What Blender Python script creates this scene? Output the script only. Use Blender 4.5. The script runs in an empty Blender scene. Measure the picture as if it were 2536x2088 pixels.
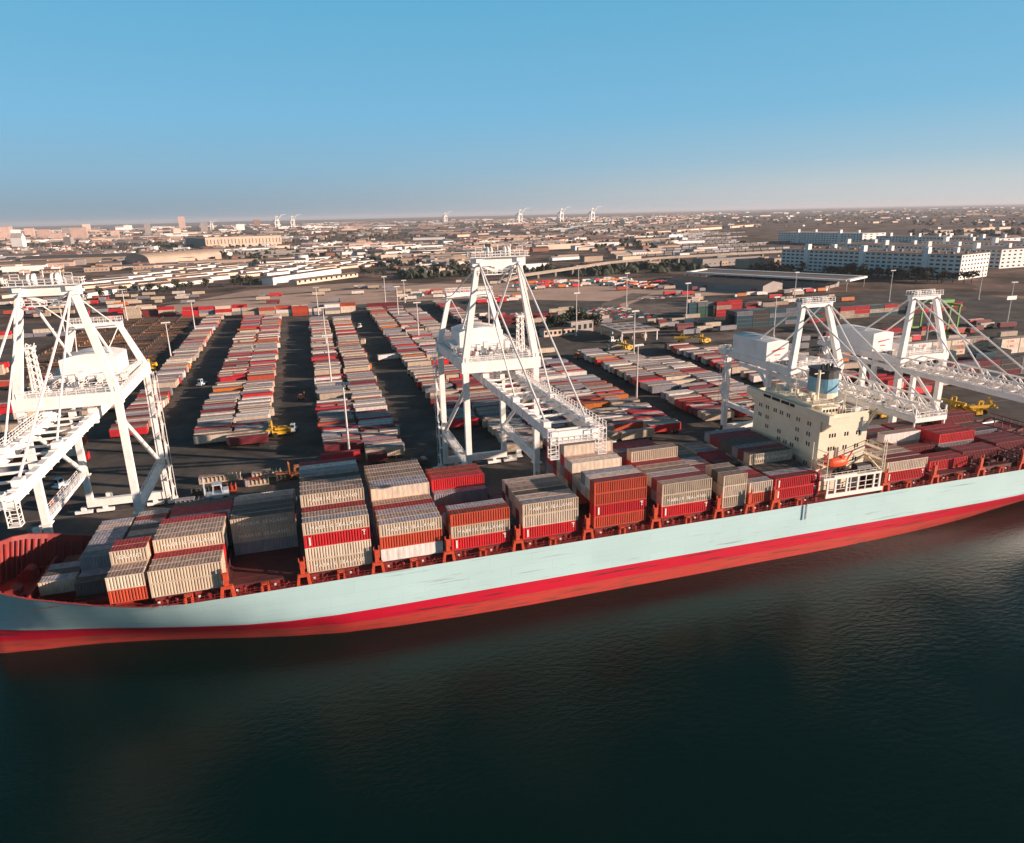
import bpy, bmesh, math, random
from mathutils import Vector, Matrix, noise
random.seed(7)
C = bpy.context.scene.collection
sc = bpy.context.scene
rad = math.radians

# ------------------------------------------------------------------ camera
PITCH, ROLL, YAW, CAMH = 0.28940, -0.02238, 0.29005, 78.97
cy_, sy_ = math.cos(YAW), math.sin(YAW); cp_, sp_ = math.cos(PITCH), math.sin(PITCH)
fw = Vector((sy_*cp_, cy_*cp_, -sp_)); rt = Vector((cy_, -sy_, 0)); up = rt.cross(fw)
r2 = rt*math.cos(ROLL)+up*math.sin(ROLL); u2 = -rt*math.sin(ROLL)+up*math.cos(ROLL)
cam = bpy.data.cameras.new('camera'); co = bpy.data.objects.new('camera', cam); C.objects.link(co)
M4 = Matrix((r2, u2, -fw)).transposed().to_4x4(); M4.translation = Vector((0, 0, CAMH)); co.matrix_world = M4
cam.sensor_width = 36; cam.lens = 18/(1268/1728.25); cam.clip_start = 1; cam.clip_end = 80000
sc.camera = co

# ------------------------------------------------------------------ light
SUN_EL, SUN_AZ = 12.5, 119.0          # azimuth clockwise from +Y
w = bpy.data.worlds.new('World'); sc.world = w; w.use_nodes = True
nt = w.node_tree; bg = nt.nodes['Background']
sky = nt.nodes.new('ShaderNodeTexSky'); sky.sky_type = 'NISHITA'; sky.sun_disc = False
sky.sun_elevation = rad(SUN_EL); sky.sun_rotation = rad(SUN_AZ)
sky.air_density = 1.0; sky.dust_density = 0.6; sky.ozone_density = 2.2; sky.altitude = 0
bg.inputs[1].default_value = 0.12
# the clear-day gradient: deep blue above, slate haze on the anti-solar side, milky towards the sun
N_ = nt.nodes.new; K_ = nt.links.new
tcw = N_('ShaderNodeTexCoord'); sepw = N_('ShaderNodeSeparateXYZ'); K_(tcw.outputs['Generated'], sepw.inputs[0])
def ramp(stops):
    r = N_('ShaderNodeValToRGB'); e = r.color_ramp.elements; e[0].position, e[0].color = stops[0][0], (*stops[0][1], 1); e[1].position, e[1].color = stops[-1][0], (*stops[-1][1], 1)
    for p_, c_ in stops[1:-1]: x_ = e.new(p_); x_.color = (*c_, 1)
    r.color_ramp.interpolation = 'B_SPLINE' if False else 'LINEAR'; return r
LO = ramp([(0, (.135, .20, .265)), (.02, (.13, .21, .29)), (.06, (.125, .255, .37)), (.12, (.105, .28, .43)), (.26, (.070, .255, .40)), (.42, (.014, .066, .105)), (1, (.003, .014, .026))])
HI = ramp([(0, (.36, .37, .385)), (.025, (.32, .36, .39)), (.06, (.20, .32, .41)), (.12, (.115, .29, .43)), (.26, (.072, .255, .40)), (.42, (.016, .070, .105)), (1, (.003, .014, .026))])
for r_ in (LO, HI): K_(sepw.outputs['Z'], r_.inputs[0])
dotw = N_('ShaderNodeVectorMath'); dotw.operation = 'DOT_PRODUCT'; K_(tcw.outputs['Generated'], dotw.inputs[0]); dotw.inputs[1].default_value = (math.sin(rad(SUN_AZ)), math.cos(rad(SUN_AZ)), 0)
mrw = N_('ShaderNodeMapRange'); mrw.inputs[1].default_value = -.72; mrw.inputs[2].default_value = .40; mrw.interpolation_type = 'SMOOTHSTEP'; K_(dotw.outputs['Value'], mrw.inputs[0])
mw = N_('ShaderNodeMix'); mw.data_type = 'RGBA'; K_(mrw.outputs[0], mw.inputs[0]); K_(LO.outputs[0], mw.inputs[6]); K_(HI.outputs[0], mw.inputs[7])
scw = N_('ShaderNodeVectorMath'); scw.operation = 'SCALE'; K_(mw.outputs[2], scw.inputs[0]); scw.inputs['Scale'].default_value = .88/.12
blw = N_('ShaderNodeMix'); blw.data_type = 'RGBA'; blw.inputs[0].default_value = .93; K_(sky.outputs[0], blw.inputs[6]); K_(scw.outputs[0], blw.inputs[7]); K_(blw.outputs[2], bg.inputs[0])
sl = bpy.data.lights.new('sun', 'SUN'); sl.energy = 5.0; sl.angle = rad(0.5); sl.color = (1, .755, .60)
so = bpy.data.objects.new('sun', sl); C.objects.link(so)
sd = Vector((math.sin(rad(SUN_AZ))*math.cos(rad(SUN_EL)), math.cos(rad(SUN_AZ))*math.cos(rad(SUN_EL)), math.sin(rad(SUN_EL))))
so.rotation_euler = sd.to_track_quat('Z', 'Y').to_euler(); so.location = (300, -200, 200)
sc.view_settings.view_transform = 'Standard'; sc.view_settings.look = 'None'
sc.view_settings.exposure = 0.9; sc.view_settings.gamma = 1
sc.cycles.max_bounces = 5; sc.cycles.volume_bounces = 0

# ------------------------------------------------------------------ materials
def mat(name, col, rough=.6, metal=0, vary=.0, dirt=None, dscale=.5, damt=.5, bump=0, spec=.4, stretch=None, coord='Object'):
    m = bpy.data.materials.new(name); m.use_nodes = True; n = m.node_tree; b = n.nodes['Principled BSDF']
    b.inputs['Roughness'].default_value = rough; b.inputs['Metallic'].default_value = metal
    b.inputs['Specular IOR Level'].default_value = spec
    c = (*col, 1); b.inputs['Base Color'].default_value = c
    out = None
    if dirt is not None:
        tc = n.nodes.new('ShaderNodeTexCoord'); nz = n.nodes.new('ShaderNodeTexNoise')
        mp = n.nodes.new('ShaderNodeMapping'); n.links.new(tc.outputs[coord], mp.inputs[0])
        if stretch: mp.inputs['Scale'].default_value = stretch
        if coord == 'Object':
            oi = n.nodes.new('ShaderNodeObjectInfo'); vm = n.nodes.new('ShaderNodeVectorMath'); vm.operation = 'SCALE'
            vm.inputs[0].default_value = (31, 17, 5); n.links.new(oi.outputs['Random'], vm.inputs['Scale'])
            n.links.new(vm.outputs[0], mp.inputs['Location'])
        n.links.new(mp.outputs[0], nz.inputs['Vector'])
        nz.inputs['Scale'].default_value = dscale; nz.inputs['Detail'].default_value = 8; nz.inputs['Roughness'].default_value = .65
        cr = n.nodes.new('ShaderNodeValToRGB'); cr.color_ramp.elements[0].position = .42; cr.color_ramp.elements[1].position = .68
        cr.color_ramp.elements[0].color = (0, 0, 0, 1); cr.color_ramp.elements[1].color = (damt, damt, damt, 1)
        n.links.new(nz.outputs['Fac'], cr.inputs[0])
        mx = n.nodes.new('ShaderNodeMix'); mx.data_type = 'RGBA'
        mx.inputs[6].default_value = c; mx.inputs[7].default_value = (*dirt, 1)
        n.links.new(cr.outputs[0], mx.inputs[0]); out = mx.outputs[2]
        if bump:
            bp = n.nodes.new('ShaderNodeBump'); bp.inputs['Strength'].default_value = bump
            n.links.new(nz.outputs['Fac'], bp.inputs['Height']); n.links.new(bp.outputs[0], b.inputs['Normal'])
    if vary:
        oi = n.nodes.new('ShaderNodeObjectInfo'); mr = n.nodes.new('ShaderNodeMapRange')
        mr.inputs[3].default_value = 1-vary; mr.inputs[4].default_value = 1+vary
        n.links.new(oi.outputs['Random'], mr.inputs[0])
        h = n.nodes.new('ShaderNodeHueSaturation'); n.links.new(mr.outputs[0], h.inputs['Value'])
        if out: n.links.new(out, h.inputs['Color'])
        else: h.inputs['Color'].default_value = c
        out = h.outputs[0]
    if out: n.links.new(out, b.inputs['Base Color'])
    return m

SIDE = {  # container wall paints
 'tan': (.54, .435, .33), 'cream': (.64, .53, .42), 'white': (.76, .70, .66), 'red': (.60, .022, .03), 'rust': (.50, .075, .035),
 'maroon': (.20, .028, .035), 'grey': (.26, .25, .28), 'blue': (.03, .10, .135), 'green': (.05, .14, .10), 'orange': (.62, .18, .03), 'dark': (.09, .08, .075)}
ROOF = {'tan': (.36, .27, .235), 'cream': (.50, .385, .34), 'white': (.74, .66, .60), 'red': (.36, .045, .055), 'rust': (.30, .07, .045),
 'maroon': (.24, .055, .065), 'grey': (.36, .34, .385), 'blue': (.13, .20, .235), 'green': (.10, .17, .13), 'orange': (.48, .16, .05), 'dark': (.11, .10, .09)}
MS = {k: mat('paint_'+k, v, .55, vary=.12, dirt=tuple(x*.45+.02 for x in v), dscale=.9, damt=.55, stretch=(1, 1, .35)) for k, v in SIDE.items()}
MR = {k: mat('roof_'+k, v, .75, vary=.2, dirt=tuple(x*.38 for x in v), dscale=1.1, damt=.8) for k, v in ROOF.items()}
M_text_w = mat('lettering_white', (.8, .78, .72), .6)
M_text_r = mat('lettering_red', (.6, .02, .02), .6)
M_text_k = mat('lettering_dark', (.05, .04, .05), .6)
M_crane = mat('crane_white', (.90, .865, .83), .45, vary=.02, dirt=(.45, .36, .29), dscale=.35, damt=.3)
M_crane_pale = mat('crane_house_white', (.86, .83, .81), .5, dirt=(.5, .42, .36), dscale=.2, damt=.3)
M_dark = mat('dark_metal', (.03, .03, .035), .5)
M_tyre = mat('tyre', (.02, .02, .02), .8)
M_glass = mat('dark_glass', (.015, .018, .022), .15, spec=.6)
M_deckred = mat('deck_red', (.27, .026, .024), .6, dirt=(.10, .03, .025), dscale=.6, damt=.7)
M_orange = mat('post_orange', (.55, .075, .03), .55, dirt=(.2, .04, .03), dscale=1.5, damt=.5)
M_hatch = mat('hatch_maroon', (.11, .028, .028), .6, dirt=(.05, .02, .02), dscale=.5, damt=.8)
M_beige = mat('cream_paint', (.76, .68, .53), .5, dirt=(.45, .33, .2), dscale=.25, damt=.25)
M_yellow = mat('machine_yellow', (.72, .42, .02), .5, dirt=(.2, .1, .02), dscale=2, damt=.5)
M_pole = mat('galvanised_pole', (.62, .58, .55), .5)
M_lifeboat = mat('lifeboat_orange', (.75, .10, .03), .45)
M_funnel = mat('funnel_blue', (.14, .33, .46), .45, dirt=(.3, .5, .6), dscale=.8, damt=.4)
M_orangemach = mat('machine_orange', (.55, .17, .04), .5)
M_bluewhite = mat('machine_pale_blue', (.45, .52, .58), .5)
M_greenrtg = mat('machine_green', (.13, .32, .05), .5)
M_concrete = mat('concrete', (.36, .30, .25), .85, dirt=(.2, .16, .13), dscale=.1, damt=.6)
M_steelrail = mat('rail_steel', (.15, .12, .10), .5)

def hull_mat(name, col, kind):
    m = bpy.data.materials.new(name); m.use_nodes = True; n = m.node_tree; b = n.nodes['Principled BSDF']
    b.inputs['Roughness'].default_value = .42
    tc = n.nodes.new('ShaderNodeTexCoord'); mp = n.nodes.new('ShaderNodeMapping'); mp.inputs['Scale'].default_value = (.05, .05, 1.6) if kind != 'low' else (.12, .12, 1.8)
    n.links.new(tc.outputs['Object'], mp.inputs[0])
    nz = n.nodes.new('ShaderNodeTexNoise'); nz.inputs['Scale'].default_value = 1.4; nz.inputs['Detail'].default_value = 9; nz.inputs['Roughness'].default_value = .6
    n.links.new(mp.outputs[0], nz.inputs['Vector'])
    cr = n.nodes.new('ShaderNodeValToRGB')
    th = {'top': (.62, .72), 'boot': (.575, .65), 'low': (.50, .70)}[kind]
    cr.color_ramp.elements[0].position, cr.color_ramp.elements[1].position = th
    n.links.new(nz.outputs['Fac'], cr.inputs[0])
    mx = n.nodes.new('ShaderNodeMix'); mx.data_type = 'RGBA'; mx.inputs[6].default_value = (*col, 1)
    mx.inputs[7].default_value = {'top': (.25, .30, .29, 1), 'boot': (.10, .03, .03, 1), 'low': (.16, .06, .045, 1)}[kind]
    n.links.new(cr.outputs[0], mx.inputs[0])
    # faint plate seams and rust bleeding down
    n2 = n.nodes.new('ShaderNodeTexNoise'); n2.inputs['Scale'].default_value = .35; n2.inputs['Detail'].default_value = 5
    mp2 = n.nodes.new('ShaderNodeMapping'); mp2.inputs['Scale'].default_value = (.25, .25, .25); n.links.new(tc.outputs['Object'], mp2.inputs[0]); n.links.new(mp2.outputs[0], n2.inputs['Vector'])
    bk = n.nodes.new('ShaderNodeTexBrick'); sx_ = n.nodes.new('ShaderNodeSeparateXYZ'); cx_ = n.nodes.new('ShaderNodeCombineXYZ'); n.links.new(tc.outputs['Object'], sx_.inputs[0]); n.links.new(sx_.outputs[0], cx_.inputs[0]); n.links.new(sx_.outputs[2], cx_.inputs[1]); n.links.new(cx_.outputs[0], bk.inputs['Vector'])
    bk.inputs['Scale'].default_value = 1; bk.inputs['Brick Width'].default_value = 9; bk.inputs['Row Height'].default_value = 2.4; bk.inputs['Mortar Size'].default_value = .05; bk.inputs['Color1'].default_value = (1, 1, 1, 1); bk.inputs['Color2'].default_value = (.965, .965, .965, 1); bk.inputs['Mortar'].default_value = (.91, .90, .89, 1)
    ms = n.nodes.new('ShaderNodeMix'); ms.data_type = 'RGBA'; ms.blend_type = 'MULTIPLY'; ms.inputs[0].default_value = 1; n.links.new(mx.outputs[2], ms.inputs[6]); n.links.new(bk.outputs[0], ms.inputs[7])
    h = n.nodes.new('ShaderNodeHueSaturation'); mr = n.nodes.new('ShaderNodeMapRange'); mr.inputs[1].default_value = .3; mr.inputs[2].default_value = .7; mr.inputs[3].default_value = .95; mr.inputs[4].default_value = 1.03
    n.links.new(n2.outputs['Fac'], mr.inputs[0]); n.links.new(mr.outputs[0], h.inputs['Value']); n.links.new(ms.outputs[2], h.inputs['Color'])
    n.links.new(h.outputs[0], b.inputs['Base Color'])
    bp = n.nodes.new('ShaderNodeBump'); bp.inputs['Strength'].default_value = .12; n.links.new(n2.outputs['Fac'], bp.inputs['Height']); n.links.new(bp.outputs[0], b.inputs['Normal'])
    return m
M_teal = hull_mat('hull_pale_blue', (.455, .665, .685), 'top')
M_boot = hull_mat('hull_red', (.55, .010, .036), 'boot')
M_low = hull_mat('hull_red_weathered', (.50, .055, .045), 'low')

# ------------------------------------------------------------------ mesh helpers
class MB:
    def __init__(s): s.v = []; s.f = []; s.m = []
    def add(s, vs, fs, mi=0):
        o = len(s.v); s.v += [tuple(v) for v in vs]; s.f += [tuple(i+o for i in f) for f in fs]; s.m += [mi]*len(fs)
    def box(s, a, b, mi=0):
        x0, y0, z0 = a; x1, y1, z1 = b
        s.add([(x0, y0, z0), (x1, y0, z0), (x1, y1, z0), (x0, y1, z0), (x0, y0, z1), (x1, y0, z1), (x1, y1, z1), (x0, y1, z1)],
              [(0, 3, 2, 1), (4, 5, 6, 7), (0, 1, 5, 4), (1, 2, 6, 5), (2, 3, 7, 6), (3, 0, 4, 7)], mi)
        return s
    def beam(s, p, q, w, h=None, mi=0, w2=None):
        h = h or w; p = Vector(p); q = Vector(q); d = (q-p)
        if d.length < 1e-6: return s
        d.normalize(); ref = Vector((0, 0, 1)) if abs(d.z) < .9 else Vector((0, 1, 0))
        a = d.cross(ref).normalized(); b = a.cross(d).normalized()
        k = (w2/w) if w2 else 1
        vs = [p+a*sx*w/2+b*sy*h/2 for sx, sy in ((-1, -1), (1, -1), (1, 1), (-1, 1))]+[q+a*sx*w/2*k+b*sy*h/2*k for sx, sy in ((-1, -1), (1, -1), (1, 1), (-1, 1))]
        s.add(vs, [(3, 2, 1, 0), (4, 5, 6, 7), (0, 1, 5, 4), (1, 2, 6, 5), (2, 3, 7, 6), (3, 0, 4, 7)], mi); return s
    def tube(s, p, q, r, r2=None, n=8, mi=0):
        r2 = r if r2 is None else r2; p = Vector(p); q = Vector(q); d = (q-p).normalized()
        ref = Vector((0, 0, 1)) if abs(d.z) < .9 else Vector((0, 1, 0)); a = d.cross(ref).normalized(); b = a.cross(d)
        vs = []
        for c, rr in ((p, r), (q, r2)):
            for i in range(n):
                t = 2*math.pi*i/n; vs.append(c+a*math.cos(t)*rr+b*math.sin(t)*rr)
        fs = [(i, (i+1) % n, n+(i+1) % n, n+i) for i in range(n)]+[tuple(range(n-1, -1, -1)), tuple(range(n, 2*n))]
        s.add(vs, fs, mi); return s
    def prism(s, pts, axis, a, b, mi=0):   # polygon pts in the other two axes
        def P(u, v, t): return {'x': (t, u, v), 'y': (u, t, v), 'z': (u, v, t)}[axis]
        n = len(pts); vs = [P(u, v, a) for u, v in pts]+[P(u, v, b) for u, v in pts]
        s.add(vs, [tuple(range(n)), tuple(range(2*n-1, n-1, -1))]+[(i, (i+1) % n, n+(i+1) % n, n+i) for i in range(n)], mi); return s
    def rail(s, p, q, h=1.1, step=2.2, t=.08, mi=0):
        p = Vector(p); q = Vector(q); L = (q-p).length; n = max(1, int(L/step))
        for k in (h, h*.5): s.beam(p+Vector((0, 0, k)), q+Vector((0, 0, k)), t, t, mi)
        for i in range(n+1):
            a = p.lerp(q, i/n); s.beam(a, a+Vector((0, 0, h)), t, t, mi)
        return s
    def mesh(s, name, mats):
        me = bpy.data.meshes.new(name); me.from_pydata(s.v, [], s.f)
        for m in (mats if isinstance(mats, (list, tuple)) else [mats]): me.materials.append(m)
        if max(s.m, default=0) > 0: me.polygons.foreach_set('material_index', s.m)
        bm = bmesh.new(); bm.from_mesh(me); bmesh.ops.recalc_face_normals(bm, faces=bm.faces); bm.to_mesh(me); bm.free()
        return me
    def build(s, name, mats, parent=None, loc=None):
        return link(name, s.mesh(name, mats), parent, loc)
def link(name, me, parent=None, loc=None, rz=0):
    o = bpy.data.objects.new(name, me); C.objects.link(o)
    if parent: o.parent = parent
    if loc: o.location = loc
    if rz: o.rotation_euler.z = rz
    return o
LAB = {}
def tag(o, label, cat, group=None):
    o['label'] = label; o['category'] = cat
    if group: o['group'] = group
    LAB[label] = LAB.get(label, 0)+1
    return o
def empty(name, loc=(0, 0, 0), rz=0):
    o = bpy.data.objects.new(name, None); C.objects.link(o); o.location = loc; o.rotation_euler.z = rz; return o
def struct(o, kind='structure'): o['kind'] = kind; return o
ON = 'zeroth first second third fourth fifth sixth seventh eighth ninth tenth eleventh twelfth thirteenth fourteenth fifteenth sixteenth seventeenth eighteenth nineteenth'.split()
def ordn(n):
    if n < 20: return ON[n]
    t = {2: 'twent', 3: 'thirt', 4: 'fort', 5: 'fift', 6: 'sixt', 7: 'sevent', 8: 'eight', 9: 'ninet', 10: 'hundred'}[n//10]
    return t+'ieth' if n % 10 == 0 else t+'y '+ON[n % 10]
_txt = {}
def text_mesh(s, size, spacing, m):
    k = (s, size, spacing, m.name)
    if k in _txt: return _txt[k]
    cu = bpy.data.curves.new('t', 'FONT'); cu.body = s; cu.size = size; cu.space_character = spacing; cu.extrude = .02; cu.resolution_u = 1
    cu.align_x = 'CENTER'; cu.align_y = 'CENTER'
    o = bpy.data.objects.new('t', cu); me = bpy.data.meshes.new_from_object(o); bpy.data.objects.remove(o); bpy.data.curves.remove(cu)
    me.transform(Matrix.Rotation(math.pi/2, 4, 'X')); me.materials.clear(); me.materials.append(m); _txt[k] = me; return me

# ================================================================== SETTING
GZ = 3.5
# water
def water():
    m = bpy.data.materials.new('harbour_water'); m.use_nodes = True; n = m.node_tree; b = n.nodes['Principled BSDF']
    b.inputs['Base Color'].default_value = (.0006, .0125, .0110, 1); b.inputs['Roughness'].default_value = .09; b.inputs['IOR'].default_value = 1.333; b.inputs['Specular IOR Level'].default_value = .29
    tc = n.nodes.new('ShaderNodeTexCoord'); mp = n.nodes.new('ShaderNodeMapping'); n.links.new(tc.outputs['Object'], mp.inputs[0])
    mp.inputs['Rotation'].default_value = (0, 0, .5); mp.inputs['Scale'].default_value = (1, 1.9, 1)
    a = n.nodes.new('ShaderNodeTexNoise'); a.inputs['Scale'].default_value = .55; a.inputs['Detail'].default_value = 6; a.inputs['Roughness'].default_value = .6; n.links.new(mp.outputs[0], a.inputs['Vector'])
    c = n.nodes.new('ShaderNodeTexNoise'); c.inputs['Scale'].default_value = .035; c.inputs['Detail'].default_value = 3; n.links.new(tc.outputs['Object'], c.inputs['Vector'])
    mr = n.nodes.new('ShaderNodeMapRange'); mr.inputs[1].default_value = .35; mr.inputs[2].default_value = .65; mr.inputs[3].default_value = .35; mr.inputs[4].default_value = .85
    n.links.new(c.outputs['Fac'], mr.inputs[0])
    bp = n.nodes.new('ShaderNodeBump'); bp.inputs['Distance'].default_value = .2; n.links.new(mr.outputs[0], bp.inputs['Strength'])
    n.links.new(a.outputs['Fac'], bp.inputs['Height']); n.links.new(bp.outputs[0], b.inputs['Normal'])
    mb = MB(); mb.add([(-900, -600, 0), (1500, -600, 0), (1500, 159.3, 0), (-900, 159.3, 0)], [(0, 1, 2, 3)])
    struct(mb.build('water', m))
water()

def ground_mat():
    m = bpy.data.materials.new('dry_ground'); m.use_nodes = True; n = m.node_tree; b = n.nodes['Principled BSDF']; b.inputs['Roughness'].default_value = .95; b.inputs['Specular IOR Level'].default_value = .1
    tc = n.nodes.new('ShaderNodeTexCoord')
    a = n.nodes.new('ShaderNodeTexNoise'); a.inputs['Scale'].default_value = .012; a.inputs['Detail'].default_value = 10; a.inputs['Roughness'].default_value = .7; n.links.new(tc.outputs['Object'], a.inputs['Vector'])
    cr = n.nodes.new('ShaderNodeValToRGB'); e = cr.color_ramp.elements; e[0].position = .36; e[0].color = (.055, .052, .042, 1); e[1].position = .70; e[1].color = (.34, .23, .18, 1)
    x = cr.color_ramp.elements.new(.5); x.color = (.165, .112, .086, 1)
    n.links.new(a.outputs['Fac'], cr.inputs[0])
    v = n.nodes.new('ShaderNodeTexVoronoi'); v.inputs['Scale'].default_value = .028; n.links.new(tc.outputs['Object'], v.inputs['Vector'])
    hs = n.nodes.new('ShaderNodeSeparateColor'); n.links.new(v.outputs['Color'], hs.inputs[0])
    mr = n.nodes.new('ShaderNodeMapRange'); mr.inputs[3].default_value = .6; mr.inputs[4].default_value = 1.4; n.links.new(hs.outputs[0], mr.inputs[0])
    h = n.nodes.new('ShaderNodeHueSaturation'); n.links.new(mr.outputs[0], h.inputs['Value']); n.links.new(cr.outputs[0], h.inputs['Color'])
    n.links.new(h.outputs[0], b.inputs['Base Color']); return m
g = MB(); g.add([(-32000, 159.3, GZ), (32000, 159.3, GZ), (32000, 40000, GZ), (-32000, 40000, GZ), (-32000, 159.3, -8), (32000, 159.3, -8)], [(0, 1, 2, 3), (4, 5, 1, 0)])
struct(g.build('ground', ground_mat()))
def asphalt(name, col, col2, sc_=.05, streak=False):
    m = bpy.data.materials.new(name); m.use_nodes = True; n = m.node_tree; b = n.nodes['Principled BSDF']; b.inputs['Roughness'].default_value = .9; b.inputs['Specular IOR Level'].default_value = .15
    tc = n.nodes.new('ShaderNodeTexCoord'); mp = n.nodes.new('ShaderNodeMapping'); n.links.new(tc.outputs['Object'], mp.inputs[0])
    if streak: mp.inputs['Scale'].default_value = (1, .25, 1)
    a = n.nodes.new('ShaderNodeTexNoise'); a.inputs['Scale'].default_value = sc_; a.inputs['Detail'].default_value = 10; a.inputs['Roughness'].default_value = .7; n.links.new(mp.outputs[0], a.inputs['Vector'])
    cr = n.nodes.new('ShaderNodeValToRGB'); e = cr.color_ramp.elements; e[0].position = .38; e[0].color = (*col, 1); e[1].position = .68; e[1].color = (*col2, 1)
    n.links.new(a.outputs['Fac'], cr.inputs[0]); n.links.new(cr.outputs[0], b.inputs['Base Color']); return m
M_asph = asphalt('yard_asphalt', (.060, .058, .054), (.17, .14, .118), .06)
M_dirt = asphalt('bare_dirt', (.48, .33, .255), (.64, .46, .36), .03)
M_conc = asphalt('quay_concrete', (.07, .066, .062), (.15, .125, .11), .08)
M_road = asphalt('road_tarmac', (.14, .115, .10), (.30, .23, .19), .1)
def sheet(name, pts, z, m):
    mb = MB(); mb.add([(x, y, z) for x, y in pts], [tuple(range(len(pts)))]); return struct(mb.build(name, m))
sheet('yard_pavement', [(-320, 210), (560, 210), (560, 520), (262, 560), (150, 640), (-200, 640), (-320, 600)], GZ+.03, M_asph)
sheet('quay_apron', [(-320, 159.3), (560, 159.3), (560, 210), (-320, 210)], GZ+.03, M_conc)
sheet('dirt_field', [(-96, 650), (150, 646), (262, 566), (420, 560), (300, 740), (180, 790), (60, 870), (-50, 840), (-120, 720)], GZ+.03, M_dirt)
sheet('chassis_field_ground', [(-160, 392), (-78, 392), (-78, 640), (-160, 640)], GZ+.06, asphalt('field_dirt', (.07, .045, .036), (.19, .11, .075), .25))
sheet('curved_road', [(150, 500), (190, 470), (235, 490), (262, 540), (320, 600), (305, 612), (250, 556), (222, 508), (190, 492), (160, 516)], GZ+.07, M_road)
sheet('back_road', [(-400, 668), (120, 800), (330, 850), (330, 860), (110, 812), (-400, 680)], GZ+.07, M_road)
sheet('bend_verge', [(150, 497), (188, 466), (238, 487), (266, 538), (326, 598), (322, 602), (260, 543), (233, 493), (188, 473), (152, 502)], GZ+.11, M_dirt)
sheet('gate_road', [(205, 370), (262, 378), (330, 350), (330, 338), (260, 362), (205, 356)], GZ+.07, M_road)
sheet('gate_plaza', [(140, 430), (262, 470), (330, 520), (262, 540), (200, 450), (140, 440)], GZ+.09, M_road)
for i_ in range(9):
    y_ = 690+i_*13; z_ = GZ+.05
    sheet('railway', [(-420, y_-10), (100, y_+112), (340, y_+150), (340, y_+151.8), (100, y_+113.8), (-420, y_-8.2)], GZ+.10, M_asph)
for i_ in range(7):
    sheet('access_road', [(300+i_*70, 640+i_*12), (1500, 900+i_*150), (1500, 906+i_*150), (300+i_*70, 645+i_*12)], GZ+.05, M_road)
# crane rails (one per side of the crane gauge)
for y in (168, 200):
    r_ = MB(); r_.box((-320, y-.12, GZ+.04), (560, y+.12, GZ+.14)); struct(r_.build('rail', M_steelrail))
fd = MB(); fd.box((-300, 158.5, 2.6), (560, 159.28, GZ+.1))
tag(fd.build('quay_fender', M_tyre), 'long dark timber fender beam along the quay edge behind the ship', 'quay fender')

# ================================================================== CONTAINERS
_cm = {}
def container_mesh(L, side, ribbed=True):
    k = (L, side, ribbed)
    if k in _cm: return _cm[k]
    W, H = 2.42, 2.57; mb = MB()
    # corrugated long walls
    for y, sgn in ((0, 1), (W, -1)):
        d = (.12 if ribbed else .02)*sgn; pitch = .5 if ribbed else 1.0
        n = int((L-.4)/pitch); x = .2; st = (L-.4)/n; pts = [(.2, y+.03*sgn)]
        for i in range(n):
            pts += [(x+st*.40, y+.03*sgn), (x+st*.52, y+.03*sgn+d), (x+st*.88, y+.03*sgn+d), (x+st, y+.03*sgn)]; x += st
        vs = [(a, b, .12) for a, b in pts]+[(a, b, H-.1) for a, b in pts]; q = len(pts)
        mb.add(vs, [(i, i+1, q+i+1, q+i) for i in range(q-1)])
        for z0, z1 in ((0, .16), (H-.12, H)):   # top and bottom rails
            mb.box((.16, min(y, y+.1*sgn), z0), (L-.16, max(y, y+.1*sgn), z1))
    for x in (0, L-.18):                        # corner posts
        for y in (0, W-.18): mb.box((x, y, 0), (x+.18, y+.18, H))
    mb.box((.05, .17, .06), (.12, W-.17, H-.06)); mb.box((L-.12, .17, .06), (L-.05, W-.17, H-.06))
    for xx in (L-.05, -.01+.06):                # door bars
        for yy in (.5, .95, 1.45, 1.9): mb.box((xx-.02, yy, .15), (xx+.03, yy+.06, H-.15))
    mb.box((.1, .1, .02), (L-.1, W-.1, .06))
    for x in (-.01, L-.17):                     # corner castings
        for y in (-.01, W-.17):
            for z in (0, H-.13): mb.box((x, y, z), (x+.18, y+.18, z+.135))
    me = mb.mesh('shipping_container', MS[side]); _cm[k] = me; return me
_rm = {}
def roof_mesh(L, roof):
    k = (L, roof)
    if k in _rm: return _rm[k]
    mb = MB(); n = int(L/.6); st = (L-.3)/n
    pts = []
    x = .15
    for i in range(n): pts += [(x, 0), (x+st*.45, 0), (x+st*.55, .03), (x+st*.95, .03)]; x += st
    pts.append((L-.15, 0)); q = len(pts)
    mb.add([(a, .1, 2.54+b) for a, b in pts]+[(a, 2.32, 2.54+b) for a, b in pts], [(i, i+1, q+i+1, q+i) for i in range(q-1)])
    me = mb.mesh('roof', MR[roof]); _rm[k] = me; return me
CN = {'tan': 'tan', 'cream': 'cream', 'white': 'white', 'red': 'bright red', 'rust': 'rust orange', 'maroon': 'maroon', 'grey': 'grey', 'blue': 'dark blue', 'green': 'dark green', 'orange': 'orange', 'dark': 'blackish'}
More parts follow.
